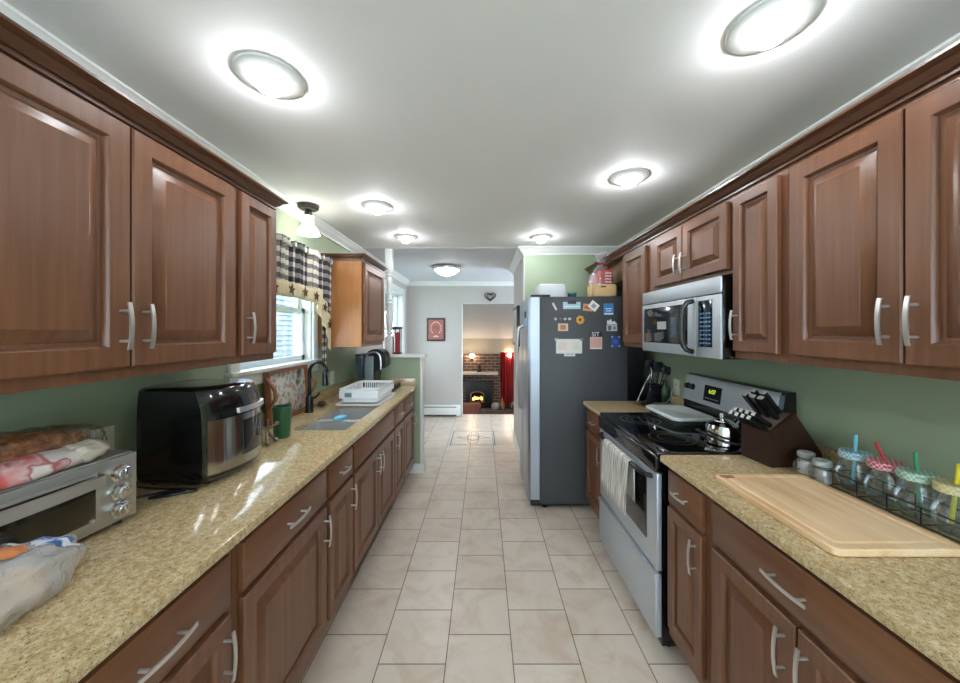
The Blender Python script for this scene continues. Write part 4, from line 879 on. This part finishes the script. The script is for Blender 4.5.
# air fryer
t = thing('air_fryer', 'large black air fryer oven with steel door', 'air fryer', (-1.12, 1.405, CT))
AY0, AY1 = 1.228, 1.545
def afp(z, fr, ins=0):
    n = 14; pts = []
    for k in range(n + 1):
        u = k / n; y = AY0 + ins + (AY1 - AY0 - 2 * ins) * u; pts.append((fr + .040 * (1 - (2 * u - 1) ** 2) - .014 * (abs(2 * u - 1) ** 8), y, z))
    return pts + [(-1.245, AY1 - ins - .012, z), (-1.26, AY1 - ins - .04, z), (-1.26, AY0 + ins + .04, z), (-1.245, AY0 + ins + .012, z)]
def afl(lv): return [afp(CT + z, f, i) for z, f, i in lv]
G().loops(afl([(.012, -1.012, .016), (.03, -.99, .003), (.06, -.985, 0), (.24, -.988, 0), (.28, -.992, .001), (.328, -1.006, .004), (.348, -1.016, .008), (.356, -1.03, .02), (.358, -1.06, .045)])).part('body', mat('piano_black', (10, 10, 12), .12, coat=.6), t)
def afstrip(z0, z1, ua, ub, off, th=.004, n=12, f0=-.987, f1=-.989):
    g = G(); a, b = [], []
    for k in range(n + 1):
        u = ua + (ub - ua) * k / n; y = AY0 + (AY1 - AY0) * u; dx = .040 * (1 - (2 * u - 1) ** 2) - .014 * (abs(2 * u - 1) ** 8)
        a.append([(f0 + dx + off, y, CT + z0), (f1 + dx + off, y, CT + z1), (f1 + dx + off - th, y, CT + z1), (f0 + dx + off - th, y, CT + z0)])
    return g.loops(a)
dr = afstrip(.045, .24, .03, .985, .004).part('door', mat('mirror_steel', (190, 190, 192), .14, 1.0), t)
afstrip(.08, .215, .42, .93, .006).part('door_window', BGLASS, dr)
afstrip(.250, .268, .33, .97, .014, .012).part('handle', NICKEL, dr)
afstrip(.27, .33, .3, .95, -.014, .004, 12, -.985, -1.008).part('touch_panel', GLOSSB, t)
for x in (-1.22, -1.03):
    for y in (AY0 + .06, AY1 - .06): G().cyl((x, y, CT), (x, y, CT + .014), .014).part('foot', BLACK, t)
cord = [(-1.24, 1.24, CT + .006), (-1.14, 1.225, CT + .005), (-1.04, 1.235, CT + .005), (-1.0, 1.215, CT + .005), (-1.03, 1.20, CT + .005), (-1.09, 1.165, CT + .005), (-1.13, 1.15, CT + .005), (-1.08, 1.185, CT + .010), (-1.03, 1.195, CT + .011), (-1.06, 1.215, CT + .011), (-1.14, 1.18, CT + .006), (-1.2, 1.14, CT + .005)]
def smooth(pts, k=3):
    pts = [Vector(p) for p in pts]
    for _ in range(k):
        q = [pts[0]]
        for a, b in zip(pts, pts[1:]): q += [a * .75 + b * .25, a * .25 + b * .75]
        pts = q + [pts[-1]]
    return pts
G().tube(smooth(cord), .0038, 6).thing('power_cord', BLACK, 'black cord looped on the counter between toaster oven and air fryer', 'cord')
# tumbler and metal utensil
G().lathe([(.038, 0), (.040, .003), (.047, .16), (.048, .165), (.045, .165), (.038, .006)], (-1.075, 1.845, CT), 32).thing('green_tumbler', GREENP, 'tall green plastic tumbler beside the sink', 'tumbler')
t = thing('metal_corkscrew', 'small tarnished metal utensil with knobbed arms between air fryer and green tumbler', 'utensil', (-1.09, 1.735, CT))
OLD = mat('tarnished_metal', (150, 140, 128), .3, 1.0)
G().tube([(-1.09, 1.735, CT + .01), (-1.085, 1.74, CT + .06), (-1.09, 1.745, CT + .12)], [.009, .006, .008]).part('shaft', OLD, t)
for p, q in (((-1.09, 1.735, CT + .06), (-1.06, 1.70, CT + .012)), ((-1.09, 1.735, CT + .06), (-1.055, 1.76, CT + .012)), ((-1.088, 1.74, CT + .07), (-1.12, 1.72, CT + .09)), ((-1.088, 1.74, CT + .07), (-1.06, 1.775, CT + .09))):
    g = G(); g.tube([p, q], [.005, .006]); g.sphere(q, .011, n=10, m=6); g.part('arm', OLD, t)
# serving tray leaning on the backsplash
t = thing('serving_tray', 'floral tray with brown wooden handles leaning against the window wall', 'tray', (-1.275, 2.26, CT))
LM = Matrix.Translation((-1.274, 0, CT + .002)) @ Matrix.Rotation(R(-4), 4, 'Y')
def floral():
    m = mat('floral_print', rough=.4); c = coords(m); n = nd(m, 'ShaderNodeTexNoise', i_Scale=17.0, i_Detail=4); ln(m, c, 'Vector', n, 'Vector')
    r = ramp(m, [(.34, (70, 84, 60)), (.44, (190, 186, 166)), (.52, (214, 214, 206)), (.58, (150, 160, 180)), (.64, (196, 120, 96)), (.72, (220, 214, 200))]); ln(m, n, 'Fac', r, 'Fac'); ln(m, r, 'Color', P(m), 'Base Color'); return m
def tb(*a, b=.002): g = G(); g.box(*a, b); g.bm.transform(LM); return g
tb(-.006, .0, 2.06, 2.50, .02, .30).part('printed_panel', floral(), t)
g = G(); g.loops([[(x, a, b) for a, b in q] for x, q in ((-.008, ((2.05, 0), (2.51, 0), (2.51, .318), (2.05, .318))), (.02, ((2.05, 0), (2.51, 0), (2.51, .318), (2.05, .318))), (.02, ((2.065, .018), (2.495, .018), (2.495, .30), (2.065, .30))), (-.008, ((2.065, .018), (2.495, .018), (2.495, .30), (2.065, .30))), (-.008, ((2.05, 0), (2.51, 0), (2.51, .318), (2.05, .318))))], False, False); g.bm.transform(LM); g.part('rim', BROWNW, t)
for y, s in ((2.05, -1), (2.51, 1)):
    pts = [(.0, y, .01), (.0, y, .09), (.03, y + .006 * s, .12), (.055, y + .008 * s, .15), (.06, y + .01 * s, .18), (.055, y + .008 * s, .22), (.03, y + .006 * s, .25), (.0, y, .28), (.0, y, .318)]
    g = G(); g.tube(smooth(pts, 2), .011, 8); g.bm.transform(LM); g.add(tb(-.008, .014, y - .008, y + .008, 0, .318)); g.part('handle', BROWNW, t)
# dish rack
t = thing('dish_rack', 'white plastic dish drainer on the counter right of the sink', 'dish rack', (-.955, 2.86, CT))
g = G(); A = (2.63, 3.10); RX = (-1.10, -.80)
def ro(i, z): return rr(RX[0] + i, RX[1] - i, A[0] + i, A[1] - i, z, .04)
m_ = G(); m_.loops([rr(RX[0] - .03, RX[1] + .02, A[0] - .02, A[1] + .03, CT + .001), rr(RX[0] - .03, RX[1] + .02, A[0] - .02, A[1] + .03, CT + .010), rr(RX[0] - .02, RX[1] + .01, A[0] - .01, A[1] + .02, CT + .010), rr(RX[0] - .02, RX[1] + .01, A[0] - .01, A[1] + .02, CT + .004)]); m_.part('drip_tray', WPLAST, t)
g.loops([ro(.025, CT + .016), ro(.012, CT + .02), ro(.004, CT + .06)], True, False)
g.loops([ro(0, CT + .105), ro(-.006, CT + .118), ro(-.006, CT + .122), ro(.004, CT + .122), ro(.006, CT + .105), ro(0, CT + .105)], False, False)
n_ = 13
for k in range(n_):   # slatted walls, open between the bars on the long sides and far end
    y = A[0] + .045 + (A[1] - A[0] - .09) * k / (n_ - 1)
    for x in (RX[0] + .003, RX[1] - .003): g.box(x - .002, x + .002, y - .0075, y + .0075, CT + .055, CT + .108)
    x = RX[0] + .045 + (RX[1] - RX[0] - .09) * k / (n_ - 1)
    g.box(x - .0035, x + .0035, A[1] - .005, A[1] - .001, CT + .055, CT + .108)
for (x, y) in ((RX[0] + .012, A[0] + .012), (RX[1] - .012, A[0] + .012), (RX[0] + .012, A[1] - .012), (RX[1] - .012, A[1] - .012)): g.box(x - .012, x + .012, y - .012, y + .012, CT + .05, CT + .11, .005)
g.box(RX[0] + .01, RX[1] - .01, A[0] - .001, A[0] + .004, CT + .055, CT + .11); bkt = g.part('basket', WPLAST, t)
g = G(); g.box(-1.055, -1.0, A[0] - .003, A[0], CT + .06, CT + .095); g.part('printed_sticker', solid(150, 178, 182), bkt)
g = G()
for k in range(5): g.box(-1.05, -1.005, A[0] - .0042, A[0] - .002, CT + .066 + k * .005, CT + .0685 + k * .005)
g.part('sticker_lines', solid(60, 70, 78), bkt)
for k in range(7): G().tube([(RX[0] + .03, A[0] + .07 + k * .055, CT + .018), (RX[0] + .06, A[0] + .07 + k * .055, CT + .08), (RX[0] + .09, A[0] + .07 + k * .055, CT + .018)], .003, 6).part('plate_prong', WPLAST, t)
# slotted black holder
t = thing('slotted_holder', 'black slotted rack standing right of the white dish drainer', 'rack', (-.872, 3.3, CT))
G().box(-.91, -.835, 3.17, 3.50, CT, CT + .012, .003).part('base', BLACK, t)
for x in (-.905, -.845):
    G().box(x, x + .008, 3.17, 3.50, CT + .045, CT + .056, .002).part('rail', BLACK, t)
    for k in range(8): G().box(x, x + .008, 3.175 + k * .044, 3.187 + k * .044, CT + .01, CT + .047, .001).part('slat', BLACK, t)
# coffee maker
cx, cy = -1.06, 3.36
t = thing('coffee_maker', 'black and silver single-serve coffee maker below the far wall cabinet', 'coffee maker', (cx, cy, CT), R(0))
G().box(cx - .12, cx + .14, cy - .12, cy + .13, CT, CT + .03, .012, 3).part('base', BLACK, t)
pr = [(-.06, .03), (-.06, .34), (-.02, .385), (.05, .395), (.10, .375), (.125, .33), (.13, .22), (.08, .21), (.03, .19), (.03, .03)]
g = G(); g.prism(pr, lambda x, z: (cx + x, cy - .08, CT + z), lambda x, z: (cx + x, cy + .11, CT + z)); bmesh.ops.bevel(g.bm, geom=list(g.bm.edges), offset=.01, segments=3, affect='EDGES'); g.part('body', BLACK, t)
ac = [(cx + x, cy - .086, CT + z) for x, z in ((-.058, .03), (-.06, .31), (-.035, .352), (.03, .372), (.08, .345), (.092, .28), (.09, .20))]
g = G(); g.tube(smooth(ac, 2), .008, 8); g.part('silver_arch', NICKEL, t)
G().loops([rr(cx - .14, cx - .068, cy - .09, cy + .11, CT + .03, .03), rr(cx - .155, cx - .066, cy - .095, cy + .115, CT + .33, .03)]).part('water_tank', TANK, t)
G().loops([rr(cx - .158, cx - .064, cy - .098, cy + .118, CT + .33, .03), rr(cx - .158, cx - .064, cy - .098, cy + .118, CT + .345, .03)]).part('tank_lid', BLACK, t)
G().box(cx - .055, cx + .028, cy - .118, cy - .088, CT + .035, CT + .33, .012, 3).part('front_column', solid(130, 146, 152, .15), t)
G().box(cx + .035, cx + .135, cy - .08, cy + .1, CT + .03, CT + .05, .006).part('drip_grate', STEEL, t)

# ------------------------------------------------------------------ curtain
def gingham():
    m = mat('black_cream_gingham', rough=.9); t = nd(m, 'ShaderNodeTexCoord'); sp = nd(m, 'ShaderNodeSeparateXYZ'); ln(m, t, 'Object', sp, 0); outs = []
    for ax, per in (('Y', .066), ('Z', .062)):
        a = nd(m, 'ShaderNodeMath', operation='MULTIPLY'); a.inputs[1].default_value = 1 / per; ln(m, sp, ax, a, 0)
        b = nd(m, 'ShaderNodeMath', operation='FRACT'); ln(m, a, 0, b, 0); c = nd(m, 'ShaderNodeMath', operation='GREATER_THAN'); c.inputs[1].default_value = .5; ln(m, b, 0, c, 0); outs.append(c)
    s = nd(m, 'ShaderNodeMath', operation='ADD'); ln(m, outs[0], 0, s, 0); ln(m, outs[1], 0, s, 1)
    h = nd(m, 'ShaderNodeMath', operation='MULTIPLY'); h.inputs[1].default_value = .5; ln(m, s, 0, h, 0)
    r = ramp(m, [(.2, (232, 226, 208)), (.5, (140, 134, 134)), (.8, (52, 50, 58))]); r.color_ramp.interpolation = 'CONSTANT'
    r.color_ramp.elements[1].position = .4; r.color_ramp.elements[2].position = .8
    ln(m, h, 0, r, 'Fac'); ln(m, r, 'Color', P(m), 'Base Color'); return m
GING = gingham(); CRM = solid(222, 208, 172, .9)
def low(y):
    y = min(max(y, 1.62), 2.755)
    if y > 2.52: return 1.68 - (y - 2.52) / .23 * .35
    if y < 1.86: return 1.68 - (1.86 - y) / .23 * .35
    return 1.68 + .015 * math.sin((y - 1.86) / .66 * math.pi)
def bh(y):
    return .095 + .11 * max(0, min(1, (abs(y - 2.19) - .32) / .06))
t = thing('curtain_valance', 'black and cream checked valance with a cream star border over the window', 'curtain', (-1.22, 2.19, 1.33))
def sheetc(f_lo, f_hi, y0, y1, xo, nz=8, ny=150):
    g = G(); ls = []
    for i in range(nz + 1):
        l = []
        for k in range(ny + 1):
            y = y0 + (y1 - y0) * k / ny; z = f_lo(y) + (f_hi(y) - f_lo(y)) * i / nz; ff = .35 + .65 * max(0, min(1, (z - 1.3) / .7))
            l.append((-1.215 + xo + .016 * ff * math.sin(y * 2 * math.pi / .056) + .009 * math.sin(y * 31 + 1), y, z))
        ls.append(l)
    g.loops(ls, False, False, closed=False); return g
def solidify(o, th=.0025):
    md = o.modifiers.new('s', 'SOLIDIFY'); md.thickness = th; md.offset = 0
solidify(sheetc(lambda y: low(y) + bh(y), lambda y: 2.03, 1.63, 2.755, 0, 10).part('checked_cloth', GING, t, sharp=80))
solidify(sheetc(lambda y: 2.012, lambda y: 2.055 + .006 * math.sin(y * 80), 1.63, 2.755, .012, 3).part('ruffle_header', GING, t, sharp=80))
solidify(sheetc(lambda y: low(y), lambda y: low(y) + bh(y), 1.63, 2.755, .002, 4).part('star_border', CRM, t, sharp=80))
solidify(sheetc(lambda y: 1.21, lambda y: 1.60, 2.64, 2.755, -.03, 6, 24).part('checked_tail', GING, t, sharp=80))
STAR = solid(92, 66, 58, .9)
def star(y, z, rot, r=.038):
    g = G(); pts = [((r if k % 2 == 0 else r * .42) * math.sin(rot + k * math.pi / 5), (r if k % 2 == 0 else r * .42) * math.cos(rot + k * math.pi / 5)) for k in range(10)]
    xb = -1.215 + .012; g.loops([[(xb + d, y + a, z + b) for a, b in pts] for d in (.008, .012)]); return g
for y, z, r_ in ((1.98, 1.735, .1), (2.155, 1.74, .15), (2.32, 1.74, -.1), (2.475, 1.73, .1), (2.61, 1.66, .2), (2.69, 1.53, .1)): star(y, z, r_).part('star', STAR, t)
G().cyl((-1.215, 1.62, 2.02), (-1.215, 2.76, 2.02), .008, n=10).thing('curtain_rod', WHITE, 'white rod carrying the checked valance', 'curtain rod')
for y in (1.625, 2.757): pass

# ------------------------------------------------------------------ half wall post, lantern, dining things
t = thing('turned_post', 'white turned baluster post standing on the half wall', 'post', (-.99, 3.65, 1.235))
zc, zt_ = 1.236, CZ - .001
prof = [(.028, 1.42), (.022, 1.44), (.034, 1.46), (.022, 1.475), (.026, 1.5), (.036, 1.56), (.038, 1.62), (.032, 1.70), (.026, 1.76), (.034, 1.775), (.026, 1.79), (.034, 1.805), (.024, 1.82), (.026, 1.9), (.03, 1.98), (.034, 2.03), (.024, 2.05), (.036, 2.065), (.024, 2.08), (.034, 2.10)]
G().lathe([(r, z) for r, z in prof], (-.99, 3.65, 0), 24).part('turned_shaft', WHITE, t)
G().box(-.99 - .037, -.99 + .037, 3.65 - .037, 3.65 + .037, zc, 1.425, .004).part('lower_block', WHITE, t)
G().box(-.99 - .037, -.99 + .037, 3.65 - .037, 3.65 + .037, 2.095, zt_, .004).part('upper_block', WHITE, t)
t = thing('red_lantern', 'small red candle lantern standing on the half wall cap', 'lantern', (-.905, 3.65, 1.236))
G().box(-.945, -.865, 3.61, 3.69, 1.236, 1.256, .004).part('base', solid(80, 26, 28, .5), t); G().box(-.948, -.862, 3.607, 3.693, 1.50, 1.525, .004).part('roof', solid(60, 24, 26, .5), t)
for x in (-.94, -.878):
    for y in (3.615, 3.677): G().box(x, x + .008, y, y + .008, 1.25, 1.505).part('corner_post', solid(70, 26, 28, .5), t)
G().lathe([(.022, 1.256), (.022, 1.46), (.004, 1.47)], (-.905, 3.65, 0), 18).part('candle', solid(176, 30, 40, .5), t)
t = thing('framed_print', 'small framed rust-red print of a wreath on the far dining wall', 'picture', (-.81, 6.0, 1.305))
G().box(-.975, -.655, 5.975, 5.999, 1.305, 1.705, .004).part('frame', solid(52, 40, 36, .5), t)
G().box(-.945, -.685, 5.972, 5.977, 1.335, 1.675).part('print', solid(158, 96, 84, .6), t)
g = G()
for k in range(16):
    a = 2 * math.pi * k / 16
    if abs(a - 1.5 * math.pi) > .5: g.cyl((-.815 + .09 * math.cos(a), 5.971, 1.53 + .105 * math.sin(a)), (-.815 + .09 * math.cos(a), 5.973, 1.53 + .105 * math.sin(a)), .011, n=8)
g.box(-.86, -.77, 5.970, 5.973, 1.375, 1.388); g.box(-.84, -.79, 5.970, 5.973, 1.395, 1.403); g.part('wreath_and_lettering', solid(226, 206, 192, .6), t)
g = G(); g.tube([(-.815 + .03 * math.sin(a) , 5.972, 1.53 + .03 * math.cos(a * 1.5)) for a in [k * .4 for k in range(14)]], .004, 5); g.part('sprig', solid(96, 66, 56), t)
t = thing('heart_wall_hook', 'black wrought-iron double heart on the wall above the opening', 'wall decoration', (.125, 5.99, 1.985))
def heart(s, cz, th, x0=.125, sx=1): return [(x0 + sx * s * 16 * math.sin(a) ** 3 / 16, 5.985, cz + s * (13 * math.cos(a) - 5 * math.cos(2 * a) - 2 * math.cos(3 * a) - math.cos(4 * a)) / 15) for a in [2 * math.pi * k / 40 for k in range(40)]]
G().tube(heart(.055, 2.075, 0), .008, 6, True).part('inner_heart', BLACK, t); G().tube(heart(.075, 2.08, 0, sx=1.3), .008, 6, True).part('outer_heart', BLACK, t)
t = thing('baseboard_heater', 'white baseboard heater along the far dining wall', 'heater', (-.85, 5.96, 0))
G().box(-1.31, -.39, 5.93, 5.999, .015, .20, .006).part('casing', WHITE, t); G().box(-1.2, -.46, 5.926, 5.932, .165, .178).part('upper_slot', solid(90, 96, 104), t); G().box(-1.2, -.46, 5.926, 5.932, .02, .04).part('lower_slot', solid(50, 54, 60), t)
t = thing('wall_frame', 'black-edged frame hanging on the narrow wall left of the fridge', 'picture', (.41, 4.05, 1.31))
G().box(.372, .429, 3.78, 4.32, 1.31, 1.76, .004).part('frame', BLACK, t); G().box(.369, .373, 3.82, 4.28, 1.35, 1.72).part('print', solid(190, 190, 184, .6), t)
t = thing('floor_medallion', 'square grey inlay with diamond and circles in the dining floor tile', 'floor inlay', (-.135, 4.79, 0))
INL = solid(110, 110, 108, .3)
def line(g, pts, wd=.012, closed=True):
    n = len(pts)
    for i in range(n if closed else n - 1):
        a, b = Vector((*pts[i], 0)), Vector((*pts[(i + 1) % n], 0)); d = (b - a).normalized(); s = Vector((-d.y, d.x, 0)) * wd / 2; a -= d * wd / 2; b += d * wd / 2
        g.loops([[Vector((p.x, p.y, z)) for p in (a - s, b - s, b + s, a + s)] for z in (.0003, .0012)])
mc = (-.135, 4.79); g = G(); line(g, [(mc[0] - .29, mc[1] - .31), (mc[0] + .29, mc[1] - .31), (mc[0] + .29, mc[1] + .31), (mc[0] - .29, mc[1] + .31)], .014); g.part('border_line', INL, t)
g = G(); line(g, [(mc[0] - .22, mc[1]), (mc[0], mc[1] - .1), (mc[0] + .22, mc[1]), (mc[0], mc[1] + .1)], .010); g.part('diamond_line', INL, t)
g = G(); line(g, [(mc[0] + .08 * math.cos(a), mc[1] + .27 * math.sin(a)) for a in [2 * math.pi * k / 28 for k in range(28)]], .010); line(g, [(mc[0] + .07 * math.cos(a), mc[1] + .13 * math.sin(a)) for a in [2 * math.pi * k / 20 for k in range(20)]], .008); g.part('circle_line', INL, t)
